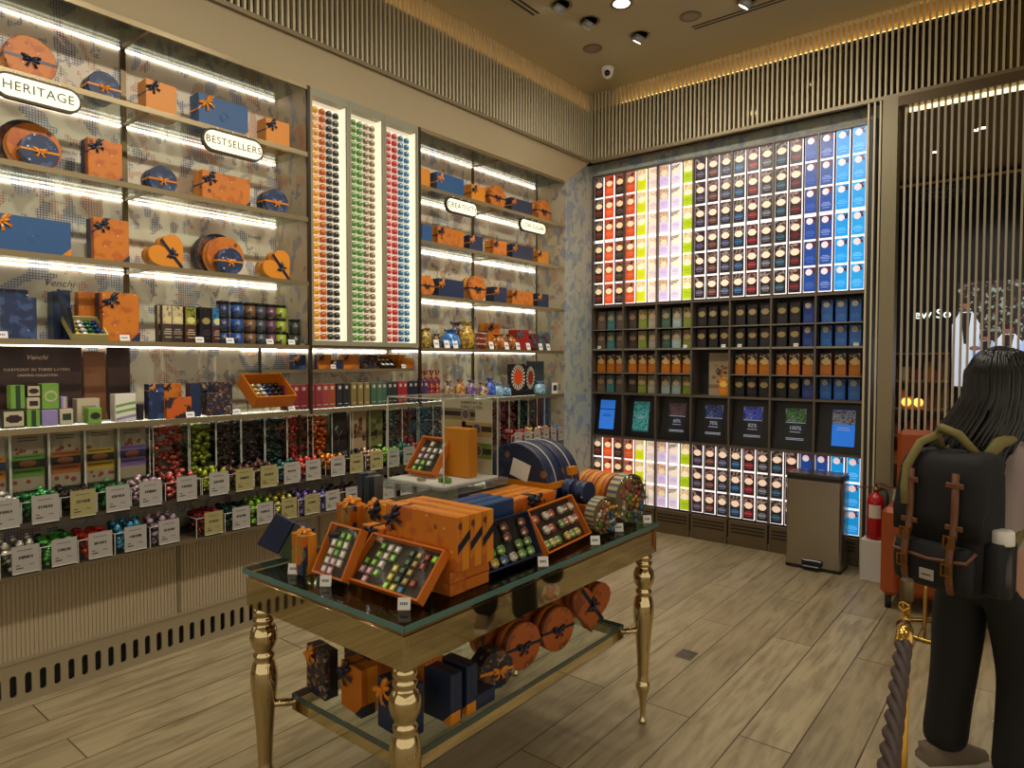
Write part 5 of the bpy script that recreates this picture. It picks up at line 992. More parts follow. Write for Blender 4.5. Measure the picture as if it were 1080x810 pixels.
# orange boxes behind the front trays: two lying, then upright ones
for k in range(2): gift_box((-1.425, 1.415, T0+k*.0365), 0, .275, .036, .165, M_oprint, M_orange2, f'orange printed box lying flat, {("lowest", "upper")[k]} of two under the upright orange boxes', None, None, G)
for k in range(3):
    ub = gift_box((-1.41, 1.357+k*.052, T0+.0735), 0, .30, .155, .05, M_oprint, M_orange, f'upright orange printed box with navy ribbon, {("front", "middle", "back")[k]} of three at the front of the table', M_rnavy if k == 0 else None, None, G, bs=.045)
    q = MB(); q.add([(.1512, -.0255, .05), (.1512, -.0255, .075), (.1512, .0255, .115), (.1512, .0255, .09), (.1506, -.0255, .05), (.1506, .0255, .09)], [(0, 3, 2, 1)], 0); q.build('ribbon', M_rnavy, ub)
gift_box((-1.655, 1.43, T0), R(-14), .125, .2, .06, M_orange, M_orange, 'plain orange upright box with navy bow between the trays and the gold boxes', M_rnavy, None, G, bs=.05)
gift_box((-1.614, 1.348, T0), 0, .10, .15, .05, M_orange2, M_orange, 'orange box with dark ribbon behind the gap between the two front trays', M_rnavy, None, G, pos='v', bs=.035)
for k in range(3): gift_box((-1.43-.05*k, 1.655, T0), R(90), .22, .195, .046, mat('blue box card', '#23406c', .4), M_blue, f'upright blue box, {nth(k)} from the right edge behind the dark tray', None, None, G)
for k in range(4): gift_box((-1.462-.05*k, 1.92, T0+.03), R(90), .27, .145, .046, M_oprint, M_orange, f'upright long orange box with navy ribbon, {nth(k)} from the right edge behind the orange tray', M_rnavy if k == 0 else None, None, G, pos='v', bs=.05)
tag(MB().box(-.125, .125, -.15, .15, 0, .0295, ch=.002).build('box_riser', mat('navy riser card', '#17233c', .45), None, (-1.537, 1.92, T0)), 'low navy box carrying the row of upright long orange boxes', 'riser')
# big navy drums with ribbon and card
nv = pattern('navy drum card', '#1b2744', [('#31446c', 'n', 14, .52, .6), ('#8a5a34', 'v', 9, .1, .16)])
for k in range(2):
    t = round_box((-1.66, 2.14+k*.115, T0+.002), 0, .165, .11, nv, M_navy, f'large navy round box standing on edge with white rope trim, {("front", "rear")[k]} of two', None, G)
    q = MB(); q.lathe([(.1652, -.004), (.1675, 0), (.1652, .004)], 40, 0, Matrix.Translation((0, 0, .165)) @ Matrix.Rotation(R(90), 4, 'X'), cap=False); q.build('rope_trim', mat('rope trim', '#b4b0ac', .5), t)
    if k == 0:
        MB().box(-.1685, .1685, -.0575, .055, .16, .185).build('ribbon', M_rorange, t); MB().box(-.045, .045, -.0585, -.0555, -.035, .035, 0, Matrix.Translation((.03, 0, .225)) @ Matrix.Rotation(R(16), 4, 'Y')).build('white_card', M_white, t)
    else: MB().box(.155, .176, -.03, .02, .20, .232).build('ribbon_bow', M_rorange, t)
gift_box((-1.912, 2.16, T0), 0, .15, .20, .12, M_navy, M_navy, 'navy square box standing left of the large navy round boxes', None, None, G)
gift_box((-1.56, 2.235, T0), 0, .08, .07, .07, M_orange2, M_orange, 'small orange box under the orange drums at the back of the table', None, None, G)
for k in range(3): round_box((-1.40-.056*k, 2.412+.008*k, T0+.002), R(82), .098, .052, M_oprint, M_orange, f'orange round box standing on edge, {nth(k)} behind the large clear-faced drum', None, G)
for k in range(2): round_box((-1.41-.066*k, 2.20+.008*k, T0+.1085), R(82), .042, .06, M_nprint, M_navy, f'small navy round box with white trim, {("front", "rear")[k]} of two above the small clear-faced drum', None, G)
tag(MB().box(-.07, .07, -.045, .045, 0, .108, ch=.002).build('box_riser', mat('orange riser card', '#a85a18', .45), None, (-1.442, 2.205, T0)), 'orange riser box carrying the two small navy round boxes', 'riser')
def clear_drum(loc, rz, r, d, label, seed, dd):
    t = thing('clear_faced_drum', label, 'sweet drum', loc, rz, G); F_ = Matrix.Translation((0, 0, r)) @ Matrix.Rotation(R(90), 4, 'X'); stp = MB(); n = 44
    v = [(r*math.cos(2*PI*i/n), r*math.sin(2*PI*i/n), z) for z in (-d/2, d/2) for i in range(n)]
    for i in range(n): stp.add([v[i], v[(i+1) % n], v[n+(i+1) % n], v[n+i]], [(0, 1, 2, 3)], i % 2, True, F_)
    stp.add(v[:n], [tuple(range(n))[::-1]], 0, False, F_); stp.build('striped_rim', [mat('rim gold stripe', '#c8b484', .35, .2), mat('rim slate stripe', '#5c6670', .4)], t)
    MB().lathe([(r*.99, d/2), (r*.96, d/2+dd*.5), (r*.8, d/2+dd*.85), (r*.4, d/2+dd), (.002, d/2+dd*1.02)], 32, 0, F_, cap=False).build('clear_front', clear('drum dome', '#f6f8f4', 1.35, .04), t)
    rnd = random.Random(seed); hp = []; cl = [('#3f6a9c', 'blue'), ('#5c8a34', 'green'), ('#a83a3c', 'red'), ('#c8923c', 'gold'), ('#6c7480', 'grey'), ('#3c4a5c', 'slate'), ('#c4bca8', 'cream'), ('#7c4c34', 'brown')]
    W = Matrix.Translation(loc) @ Matrix.Rotation(rz, 4, 'Z')
    k = 0
    for rad in (.0, .42, .76):
        m_ = 1 if rad == 0 else int(rad*13)
        for i in range(m_):
            a = 2*PI*i/m_+rad; x = r*rad*math.cos(a); z = r+r*rad*math.sin(a); c = cl[rnd.randrange(8)]
            o = link('wrapped_chocolate', candy_mesh(c[0], 0)); o.matrix_world = W @ Matrix.Translation((x*.92, -d/2-.001, r+(z-r)*.92-.004)) @ Matrix.Rotation(R(90), 4, 'X') @ Matrix.Rotation(rnd.uniform(0, 6), 4, 'Z') @ Matrix.Scale(.8 if r < .09 else .98, 4); 
            tag(o, f'{c[1]} chocolate, {nth(k)} outward from the centre, in the {"large" if r > .09 else "small"} clear-faced drum', 'wrapped chocolate', 'chocolates in the clear-faced drums'); k += 1
clear_drum((-1.335, 2.405, T0+.008), R(82), .098, .048, 'large drum with bulging clear front full of mixed sweets, back right corner of the table', 3, .04)
clear_drum((-1.325, 2.195, T0+.004), R(80), .069, .045, 'small drum with clear front and gold striped rim on the right edge of the table', 5, .03)
# left front: hinged navy box, gold boxes with bows, dark tin
hb = Vector((-1.985, 1.255, T0)); t = thing('hinged_box', 'navy hinged box standing open with its lid to the left, front left of the table', 'open sweet box', hb, 0, G)
pq = [atY(a, b_, 1.25)-hb for a, b_ in ((271, 574), (292.4, 584.5), (309.4, 552), (291, 541.5))]
MB().prism([(v.x, v.z) for v in pq], pq[0].y, pq[0].y+.008).build('box_lid', mat('deep navy lid', '#16284c', .4), t)
MB().prism([(pq[1].x+.003, 0), (pq[1].x+.085, 0), (pq[2].x+.07, pq[2].z-.012), (pq[2].x+.003, pq[2].z)], pq[0].y+.004, pq[0].y+.035, mf=1).build('box_base', [M_navy, mat('dark green lining', '#3c4c34', .4)], t)
gp = pattern('gold and navy printed card', '#a8823c', [('#1f2a48', 'n', 12, .48, .53), ('#c86414', 'n', 14, .57, .62)], .35)
gift_box((-1.795, 1.205, T0), R(-8), .072, .125, .05, gp, M_orange, 'small gold and navy patterned box at the front left corner of the table', M_rorange, None, G, pos='top', bs=.035)
t = thing('sweet_tin', 'dark blue cylindrical tin beside the small gold box on the table', 'tin', (-1.725, 1.275, T0), 0, G); MB().lathe([(.030, 0), (.031, .003), (.031, .115)], 24).build('tin_body', M_navy, t); MB().lathe([(.0325, .1152), (.0325, .13), (.031, .132)], 24).build('tin_lid', mat('tin lid black', '#15161c', .3), t)
for k, (x, y, rz) in enumerate(((-1.90, 1.47, -10), (-1.80, 1.50, -6))): gift_box((x, y, T0), R(rz), .10, .16, .07, gp, M_orange, f'gold and navy box with orange bow, {("left", "right")[k]} of the pair behind the hinged navy box', M_rorange, None, G, pos='top', bs=.05)
round_box((-1.86, 1.39, T0), R(-10), .052, .04, M_nprint, M_navy, 'little navy oval box leaning before the gold bow boxes', None, G)
for k in range(2): gift_box((-1.978+.036*k, 1.60, T0), R(0), .03, .245-.01*k, .07, mat('navy grey card', '#26303c', .4), mat('grey spine card', '#67625a', .5), f'tall navy and grey box left of the acrylic case, {("left", "right")[k]} one', None, None, G)
# acrylic case on its glass stand
CXa, CXb, CYa, CYb, CZ = -1.934, -1.652, 1.675, 1.957, 1.06
t = thing('case_stand', 'clear glass stand with white top under the acrylic case', 'display stand', ((CXa+CXb)/2, (CYa+CYb)/2, T0), 0)
w = .148; h = CZ-T0
MB().box(-w-.03, w+.03, -w-.03, w+.03, h-.034, h-.008, 0, None, .002).build('stand_slab', clear('stand slab', '#eef4f0', 1.5, .03, .18, '#a8b0aa'), t); MB().box(-w, w, -w, w, h-.0075, h-.001).build('white_top', M_white, t)
for sx in (-1, 1):
    for sy in (-1, 1): MB().box(sx*.11-.012, sx*.11+.012, sy*.12-.012, sy*.12+.012, 0, h-.0345).build('stand_leg', M_acr, t)
t = thing('acrylic_case', 'clear acrylic display case on the table holding an open praline tray', 'display case', ((CXa+CXb)/2, (CYa+CYb)/2, CZ), 0); w = .1465; H_ = .302
b = MB(); b.box(-w, w, -w, -w+.004, 0, H_).box(-w, w, w-.004, w, 0, H_).box(-w, -w+.004, -w+.0041, w-.0041, 0, H_).box(w-.004, w, -w+.0041, w-.0041, 0, H_).box(-w, w, -w, w, H_+.0001, H_+.004); b.build('case_panes', clear('case acrylic', '#f8faf8', 1.25, .03), t)
e = MB(); s_ = .0038
for sx in (-1, 1):
    for sy in (-1, 1): e.box(sx*w-s_/2, sx*w+s_/2, sy*w-s_/2, sy*w+s_/2, 0, H_)
    e.box(sx*w-s_/2, sx*w+s_/2, -w, w, H_+.002, H_+.005).box(-w, w, sx*w-s_/2, sx*w+s_/2, H_+.002, H_+.005)
e.build('case_edges', mat('acrylic bright edge', '#d6d2c2', .3), t)
o, Mx = open_box((-1.855, 1.768, CZ+.009), 0, .138, .145, .026, R(52), M_tray, M_trayin, 'orange praline tray tilted up inside the acrylic case', base=0); put_candies((-1.855, 1.768, CZ+.009), 0, Mx, .128, .14, .0045, 0, [[O, cr, O, cr], [pk, cr, w_, w_], [pk, pk, w_, O], [w_, lg_, w_, O], [lg_, lg_, O, O]], 'the tray inside the acrylic case', 2, (4, 5), sc=.76)
gift_box((-1.748, 1.865, CZ), R(0), .125, .185, .055, M_orange, M_orange, 'plain orange box standing upright inside the acrylic case', None, None, G)
t = thing('praline_box', 'green striped praline lying before the orange box in the acrylic case', 'praline', (-1.695, 1.725, CZ), 0, 'pralines on the white case floor'); MB().box(-.024, .024, -.012, .012, 0, .017, 0, None, .002).build('wrapper', m_gr, t); MB().box(-.006, .006, -.0124, .0124, 0, .0174).build('stripe', m_dg, t)
t = thing('praline_box', 'cream praline with dark ring lying left on the case floor', 'praline', (-1.79, 1.70, CZ), 0, 'pralines on the white case floor'); MB().lathe([(.016, 0), (.018, .003), (.016, .008)], 14, 0).build('wrapper', m_cr, t); MB().lathe([(.0165, .0082), (.010, .0083)], 14, 0, cap=False).build('ring_print', m_or, t)
t = thing('graphic_card', 'cream graphic card with brown, gold and green bands and hexagon pralines behind the acrylic case', 'display card', (-1.638, 1.905, CZ), R(78)); cw, chh = .268, .29
t.location = (-1.792, 1.944, CZ+.001); t.rotation_euler.z = 0
MB().box(-cw/2, cw/2, -.003, .003, 0, chh, 0, None, .001).build('card_panel', mat('graphic card cream', '#c9bfa8', .5), t)
q = MB()
for (a0, b0, z0, z1, m) in ((-.135, .05, .205, .25, 0), (-.135, .05, .22, .238, 1), (-.02, .135, .145, .2, 2), (.0, .135, .165, .186, 1), (.0, .135, .06, .12, 3), (.0, .135, .078, .1, 1), (-.135, 0, .175, .205, 4)): q.box(a0, b0, -.0036-.0004*(m == 1), -.003, z0, z1, m)
def hexa(cx, cz, r): q.add([(cx+r*math.cos(PI*i/3), -.0046, cz+r*math.sin(PI*i/3)) for i in range(6)], [tuple(range(6))], 5); q.add([(cx+r*.75*math.cos(PI*i/3), -.005, cz+r*.75*math.sin(PI*i/3)) for i in range(6)], [tuple(range(6))], 6)
hexa(.0, .228, .025); hexa(.06, .175, .026); hexa(.065, .09, .026); q.build('card_print', [mat('band taupe', '#8c7a5c', .5), mat('band espresso', '#33241e', .5), mat('band gold', '#b89c54', .5), mat('band leaf green', '#6a8c34', .5), mat('band sand', '#bca878', .5), mat('hexagon silver', '#a8a098', .5), mat('hexagon plum', '#5c5058', .5)], t)
l = MB(); text(l, 'HARMONY IN', .016, Matrix.Translation((.03, -.0034, .274)) @ FRONT, sp=1.15); text(l, 'THREE LAYERS', .016, Matrix.Translation((.03, -.0034, .257)) @ FRONT, sp=1.15); l.build('card_lettering', M_ink, t)
# lower shelf goods
GL = 'boxes on the lower glass shelf'; Lz = SZ+.0002
gift_box((-1.82, 1.285, Lz), R(-6), .115, .155, .05, M_floral, M_darkbox, 'dark floral box with orange bow, left front of the lower table shelf', M_rorange, None, GL, bs=.04)
gift_box((-1.65, 1.30, Lz), R(-6), .115, .145, .06, mat('plain amber card', '#bf6a14', .42), M_orange, 'plain orange box with black bow in the middle front of the lower table shelf', M_rnavy, M_rnavy, GL, bs=.05)
gift_box((-1.46, 1.30, Lz), R(-4), .13, .15, .07, M_navy, M_navy, 'dark navy box with orange bow behind the front table leg on the lower shelf', M_rorange, None, GL, bs=.05)
gift_box((-1.82, 1.45, Lz), 0, .13, .215, .06, M_floral, M_darkbox, 'tall dark floral box behind the front floral box on the lower shelf', M_rorange, None, GL, bs=.05)
gift_box((-1.67, 1.45, Lz), 0, .14, .20, .07, M_orange2, M_orange, 'tall burnt orange box behind the plain orange box on the lower shelf', None, None, GL)
gift_box((-1.52, 1.44, Lz), 0, .12, .2, .07, M_oprint, M_orange2, 'tall orange printed box behind the navy box on the lower shelf', M_rnavy, None, GL, bs=.05)
for k in range(2): gift_box((-1.415+.0*k, 1.43+.07*k, Lz), R(0), .115, .15, .05, M_navy, M_navy, f'upright navy box with orange corner beside the front leg, {("front", "rear")[k]} one', None, M_rorange, GL)
gift_box((-1.40, 1.56, Lz), R(90), .09, .045, .09, M_navy, M_navy, 'flat navy box lying beside the dark floral hexagon box on the lower shelf', None, None, GL)
def hexbox(loc, rz, r, d, label):
    t = thing('hexagon_gift_box', label, 'gift box', loc, rz, GL); o = [(r*math.cos(2*PI*i/8+PI/8), r*.925+r*math.sin(2*PI*i/8+PI/8)) for i in range(8)]
    MB().prism([(x*.98, z) for x, z in o], 0, d/2).build('box_base', M_darkbox, t); MB().prism(o, -d/2, -.0002).build('lid', M_floral, t); MB().box(-r, r, -d/2-.0016, -d/2-.0003, r*.8, r*.95).build('ribbon', M_rorange, t); b = MB(); bow(b, r*.15, r*.88, -d/2, r*.5); b.build('bow', M_rorange, t)
hexbox((-1.43, 1.675, Lz), R(72), .066, .07, 'dark floral eight sided box with orange bow on the lower shelf')
rb = pattern('rust printed card', '#b86028', [('#8c4822', 'n', 22, .55, .6), ('#d8a880', 'v', 22, .06, .1)])
round_box((-1.44, 1.83, Lz), R(80), .083, .06, rb, M_orange2, 'rust orange round box with black bow, left of the two on the lower shelf', M_rnavy, GL); round_box((-1.43, 2.03, Lz), R(80), .083, .06, rb, M_orange2, 'rust orange round box with black bow, right of the two on the lower shelf', M_rnavy, GL)
round_box((-1.55, 1.83, Lz), R(80), .083, .09, rb, M_orange2, 'orange round box standing behind the left rust round box', None, GL); round_box((-1.54, 2.03, Lz), R(80), .083, .09, rb, M_orange2, 'orange round box standing behind the right rust round box', None, GL)
heart_box((-1.425, 2.26, Lz), R(74), .20, .19, .06, rb, M_rnavy, 'large rust orange heart box with black ribbon at the right end of the lower shelf', GL)
heart_box((-1.52, 2.25, Lz), R(74), .19, .18, .06, M_orange2, M_rnavy, 'second burnt orange heart box behind the large heart box on the lower shelf', GL)
heart_box((-1.61, 2.27, Lz), R(74), .21, .20, .06, M_orange2, M_rnavy, 'rearmost burnt orange heart box on the lower shelf', GL)
# ------------------------------------------------------------------ rope barrier
M_rope = mat('dark brown rope', '#463732', .6)
def stanchion(loc, label):
    t = thing('rope_stanchion', label, 'barrier post', loc, 0, 'rope barrier posts')
    MB().lathe([(.15, 0), (.155, .006), (.15, .014), (.05, .024), (.016, .034)], 32).build('base', M_gold, t)
    MB().lathe([(.0085, .03), (.0085, .96)], 16).build('post', mat('satin gold post', '#b98a3a', .28, 1.0), t)
    MB().lathe([(.012, .955), (.0135, .96), (.0135, 1.0), (.012, 1.005)], 20).build('post_cap', M_bronze, t); MB().tube([(-.004+.009*math.cos(2*PI*k/14), -.012, .945+.009*math.sin(2*PI*k/14)) for k in range(15)], .003, 6).build('ring', M_gold, t)
stanchion((-.242, 1.74, 0), 'slim gold rope barrier post in front of the person with the backpack'); stanchion((-.115, .28, 0), 'slim gold rope barrier post nearest the viewer')
pa, pb = Vector((-.238, 1.715, .93)), Vector((-.118, .305, .93)); pts = [pa.lerp(pb, k/60)+Vector((0, 0, -.16*math.sin(PI*k/60)*(1 if k else 0))) for k in range(61)]
t = thing('barrier_rope', 'thick twisted dark brown rope with gold end ferrule hanging from the gold post', 'rope', (0, 0, 0)); b = MB(); sub = pts[4:-4]; D_ = (pb-pa).normalized(); S_ = D_.cross(Vector((0, 0, 1))).normalized(); U_ = S_.cross(D_); fine = []
for i in range(len(sub)-1):
    for k in range(4): fine.append(sub[i].lerp(sub[i+1], k/4))
for s_ in range(3):
    b.tube([p+(S_*math.cos(i*.30+s_*2*PI/3)+U_*math.sin(i*.30+s_*2*PI/3))*.0088 for i, p in enumerate(fine)], .0092, 8)
b.build('rope', M_rope, t)
for e in (pts[:5], pts[-5:][::-1]):
    MB().tube([e[1], e[2], e[4]], .014, 14, rs=[.008, .0165, .0175]).build('ferrule', M_gold, t); MB().tube([e[0], e[0].lerp(e[1], .5), e[1]], .005, 8, rs=[.004, .007, .004]).build('clip', M_gold, t)

# ------------------------------------------------------------------ people
def skin_bake(joints, edges_, radii, sub=2, root=0):
    me = bpy.data.meshes.new('figure'); me.from_pydata(joints, edges_, []); o = bpy.data.objects.new('figure', me); COL.objects.link(o)
    o.modifiers.new('s', 'SKIN'); lay = me.skin_vertices[0] if me.skin_vertices else None
    for i, r_ in enumerate(radii): me.skin_vertices[0].data[i].radius = (r_, r_) if not isinstance(r_, tuple) else r_
    me.skin_vertices[0].data[root].use_root = True; o.modifiers['s'].use_smooth_shade = True
    m = o.modifiers.new('u', 'SUBSURF'); m.levels = sub; m.render_levels = sub
    dg = bpy.context.evaluated_depsgraph_get(); out = bpy.data.meshes.new_from_object(o.evaluated_get(dg)); bpy.data.objects.remove(o); return out
def fuse(parts, vox, name, smooth_it=4):
    """join closed pieces and fuse them into one continuous surface"""
    b = MB()
    for me in parts: b.add([tuple(v.co) for v in me.vertices], [tuple(p.vertices) for p in me.polygons], 0, True)
    o = bpy.data.objects.new('figure', b.mesh('figure', [])); COL.objects.link(o); r_ = o.modifiers.new('r', 'REMESH'); r_.mode = 'VOXEL'; r_.voxel_size = vox; r_.use_smooth_shade = True
    s_ = o.modifiers.new('m', 'SMOOTH'); s_.iterations = smooth_it; s_.factor = .5
    dg = bpy.context.evaluated_depsgraph_get(); out = bpy.data.meshes.new_from_object(o.evaluated_get(dg)); bpy.data.objects.remove(o); out.name = name; return out
def chain(b, pts, rs): 
    k = len(b['j']); b['j'] += [tuple(p) for p in pts]; b['e'] += [(k+i, k+i+1) for i in range(len(pts)-1)]; b['r'] += rs; return k
def hand(side, wrist, dirv, palm_n):
    """palm, four bent fingers and a thumb as one mesh list; side -1 left, 1 right"""
    w = Vector(wrist); d = Vector(dirv).normalized(); n = Vector(palm_n).normalized(); s = d.cross(n).normalized()*side; parts = []
    pm = MB(); 
    rot = Matrix((s, d, n)).transposed(); pm.ball(w+d*.05, 1, 12, 8, 0, sc=(.038, .052, .016), rot=rot); parts.append(pm.mesh('palm', []))
    for k, (o_, l) in enumerate(((-.028, .062), (-.010, .072), (.009, .068), (.027, .054))):
        f = MB(); p0 = w+d*.085+s*o_; p1 = p0+d*l*.45-n*-.004; p2 = p1+d*l*.32+n*.012; p3 = p2+d*l*.2+n*.016; f.tube([p0-d*.03, p0, p1, p2, p3, p3+(p3-p2)*.25], .008, 8, rs=[.009, .0095, .0088, .0082, .007, .003]); parts.append(f.mesh('finger', []))
    f = MB(); p0 = w+d*.03-s*.026; f.tube([p0, p0-s*.022+d*.022+n*.008, p0-s*.03+d*.05+n*.014, p0-s*.028+d*.068+n*.018], .009, 8, rs=[.013, .011, .009, .004]); parts.append(f.mesh('thumb', [])); return parts
def head_parts(c, s=1.0):
    c = Vector(c); b = MB(); b.ball(c, .095*s, 20, 14, 0, sc=(.80, .98, 1.18)); b.ball(c+Vector((0, .035, -.055))*s, .06*s, 16, 10, 0, sc=(.85, .85, .9)); b.ball(c+Vector((0, .098, -.02))*s, .017*s, 10, 8, 0, sc=(.8, 1, 1.5))
    b.ball(c+Vector((0, .088, -.058))*s, .018*s, 10, 6, 0, sc=(1.3, .6, .45))
    for q in (-1, 1): b.ball(c+Vector((q*.077, -.002, -.012))*s, .026*s, 10, 8, 0, sc=(.35, .7, 1.15)); b.ball(c+Vector((q*.031, .078, .008))*s, .016*s, 10, 8, 0, sc=(1.1, .7, .7))
    return [b.mesh('head', [])]
M_skin = mat('skin', '#b98a6c', .5); M_hair = mat('black hair', '#0d0b0b', .33); M_trouser = mat('black trousers', '#0d0c0c', .8); M_shirt = mat('dusty pink grey shirt', '#b4a3a1', .8)
def person(loc, rz, H, label, legs, arms, shirt, trouser):
    """legs: ((knee, ankle) per side), arms: ((elbow, wrist, hand dir) per side) in body space, y is forward"""
    t = thing('person', label, 'person', loc, rz); k = H/1.55
    S = lambda p: tuple(Vector(p)*k)
    core = {'j': [], 'e': [], 'r': []}; c0 = chain(core, [S(p) for p in ((0, 0, .80), (0, .01, .93), (0, .02, 1.08), (0, .025, 1.19), (0, .03, 1.28), (0, .05, 1.36))], [(.13*k, .10*k), (.115*k, .085*k), (.13*k, .095*k), (.10*k, .07*k), .048*k, .05*k])
    trs = {'j': [], 'e': [], 'r': []}; chain(trs, [S((0, 0, .76)), S((0, 0, .86))], [.13*k, .125*k]); sh = {'j': [], 'e': [], 'r': []}; chain(sh, [S(p) for p in ((0, 0, .80), (0, .01, .93), (0, .02, 1.08), (0, .025, 1.19), (0, .028, 1.245))], [(.142*k, .112*k), (.13*k, .10*k), (.145*k, .108*k), (.12*k, .085*k), .07*k])
    hands_ = []; feet = []
    for sd, (kn, an) in zip((-1, 1), legs):
        h = (sd*.085*k, 0, .76*k)
        q = chain(core, [h, S(kn), S(an)], [.085*k, .055*k, .038*k]); core['e'].append((c0, q)); q = chain(trs, [h, tuple((Vector(h)+Vector(S(kn)))/2), S(kn), tuple((Vector(S(kn))+Vector(S(an)))/2), tuple(Vector(S(an))+Vector((0, 0, -.015)))], [.105*k, .096*k, .083*k, .078*k, .08*k]); trs['e'].append((0, q))
        f = MB(); a = Vector(S(an)); f.ball(a+Vector((0, .07, -.045))*k, .1*k, 14, 8, 0, sc=(.42, 1.15, .38)); feet.append(f.mesh('foot', []))
    for sd, (el, wr, hd) in zip((-1, 1), arms):
        s0 = (sd*.155*k, .02*k, 1.205*k); q = chain(core, [s0, S(el), S(wr)], [.05*k, .04*k, .028*k]); core['e'].append((3, q)); q = chain(sh, [s0, tuple((Vector(s0)+Vector(S(el)))/2), S(el), tuple((Vector(S(el))*.45+Vector(S(wr))*.55))], [.066*k, .062*k, .056*k, .05*k]); sh['e'].append((3, q))
        hands_ += hand(sd, S(wr), hd, (0, 0, -1) if abs(Vector(hd).normalized().z) < .7 else (-sd, 0, 0))
    body = fuse([skin_bake(core['j'], core['e'], core['r'])]+head_parts(S((0, .07, 1.44)), k)+hands_+feet, .0062, 'body'); body.materials.append(M_skin); link('body', body, t)
    for p in body.polygons: p.use_smooth = True
    m = skin_bake(sh['j'], sh['e'], sh['r']); m.materials.append(shirt); link('shirt', m, t); m = skin_bake(trs['j'], trs['e'], trs['r']); m.materials.append(trouser); link('trousers', m, t)
    return t, k, S
PH = R(-23)      # heading: walking away and turned to the right
t, k, S = person((-.155, 2.86, 0), PH, 1.52, 'person seen from behind with long black hair, black trousers and a black backpack', (((-.10, .0, .42), (-.125, -.02, .085)), ((.10, .05, .43), (.12, -.03, .085))), (((-.22, .10, .97), (-.16, .30, 1.0), (.3, 1, .2)), ((.225, .04, .96), (.16, .26, 1.02), (-.3, 1, .3))), M_shirt, M_trouser)
# long hair: cap and falling locks
hc = Vector(S((0, .062, 1.445))); b = MB(); b.ball(hc+Vector((0, -.006, .006)), .1*k, 20, 14, 0, sc=(.88, 1.02, 1.16)); rnd = random.Random(4)
for i in range(520):
    a = R(rnd.uniform(140, 400)); ca, sa = math.cos(a), math.sin(a); p = []; rr = rnd.uniform(1.0, 1.13); th0 = rnd.uniform(4, 30)
    for th in (th0, th0+(100-th0)*.3, th0+(100-th0)*.65, 104): p.append(hc+Vector((ca*.094*math.sin(R(th)), sa*.106*math.sin(R(th))-.006, .122*math.cos(R(th))))*k*rr)
    out = Vector((ca, sa, 0)); ln = rnd.uniform(.24, .40) if sa < .2 else rnd.uniform(.2, .28); fl = Vector((-.05-.03*rnd.random(), -.055, 0)); e = p[-1]
    p += [e+out*.022+fl*.25+Vector((0, 0, -ln*.3)), e+out*.032+fl*.8+Vector((0, 0, -ln*.65)), e+out*(.03+rnd.uniform(-.02, .02))+fl*1.5+Vector((rnd.uniform(-.03, .02), 0, -ln))]
    b.tube(p, .01, 5, rs=[.006, .009, .0095, .010, .0105, .009, .002])
b.build('hair', M_hair, t)
def shoe(t, an, rz=0):
    a = Vector(S(an)); g = MB(); out = [(-.034, -.085), (.034, -.085), (.043, .02), (.046, .10), (.03, .165), (0, .18), (-.034, .16), (-.046, .09), (-.04, .0)]; n = len(out); Mx = Matrix.Translation((a.x, a.y, 0)) @ Matrix.Rotation(rz, 4, 'Z')
    v = [(x*1.06, y*1.03, z) for z in (0.001, .03) for x, y in out]; g.add(v, [tuple(range(n))[::-1], tuple(range(n, 2*n))]+[(i, (i+1) % n, n+(i+1) % n, n+i) for i in range(n)], 0, False, Mx); sole = g.build('shoe_sole', mat('off white sole', '#c9c2b4', .6), t)
    u = MB(); v = []
    for z, sc, dy in ((.0305, 1.0, 0), (.05, 1.0, -.002), (.07, .86, -.02), (.095, .66, -.05)): v += [(x*sc, (y-.03)*sc*(1 if z < .06 else .86)+.03+dy, z) for x, y in out]
    u.add(v, [(j*n+i, j*n+(i+1) % n, (j+1)*n+(i+1) % n, (j+1)*n+i) for j in range(3) for i in range(n)]+[tuple(3*n+i for i in range(n))], 0, True, Mx); us_ = u.build('shoe', mat('taupe canvas shoe', '#6d604d', .7), t); l = MB()
    for q in range(4): l.tube([(-.022, .055+q*.018, .074-q*.004), (0, .06+q*.018, .082-q*.004), (.022, .055+q*.018, .074-q*.004)], .003, 5, M=Mx)
    l.build('laces', M_white, us_)
shoe(t, (-.125, -.02, .085), -.35); shoe(t, (.12, -.03, .085), -.1)
# backpack on the back of the person: local y forward, its outer face looks to -y
W0 = Matrix.Translation((-.155, 2.86, 0)) @ Matrix.Rotation(PH, 4, 'Z'); bl = W0 @ Vector((.0, -.235, .745))
bp = thing('backpack', 'black canvas backpack with brown leather straps and gold buckles on the back of the person', 'backpack', bl, PH); M_can = mat('black canvas', '#0f1013', .75); M_lea = mat('brown leather', '#6a3f24', .5); M_buck = mat('brass buckle', '#c99a3c', .25, 1.0); M_web = mat('olive webbing', '#7d7440', .7)
def rbox(x0, x1, y0, y1, z0, z1, r_): return MB().box(x0, x1, y0, y1, z0, z1, 0, None, r_)
bw = .17
v = []; 
def puff(name, prof, m, wfun): 
    """rounded pack volume: profile of (z, half width, y front, y back)"""
    b = MB(); n = 20; vv = []
    for z, hw_, yf, yb in prof:
        for i in range(n):
            a = 2*PI*i/n; c, s_ = math.cos(a), math.sin(a); e = .45; x = hw_*abs(c)**e*(1 if c > 0 else -1); y = (yb+yf)/2+(yb-yf)/2*abs(s_)**e*(1 if s_ > 0 else -1); vv.append((x, y, z))
    q = len(prof); b.add(vv, [(j*n+i, j*n+(i+1) % n, (j+1)*n+(i+1) % n, (j+1)*n+i) for j in range(q-1) for i in range(n)]+[tuple(range(n))[::-1], tuple((q-1)*n+i for i in range(n))], 0, True); return b.build(name, m, bp)
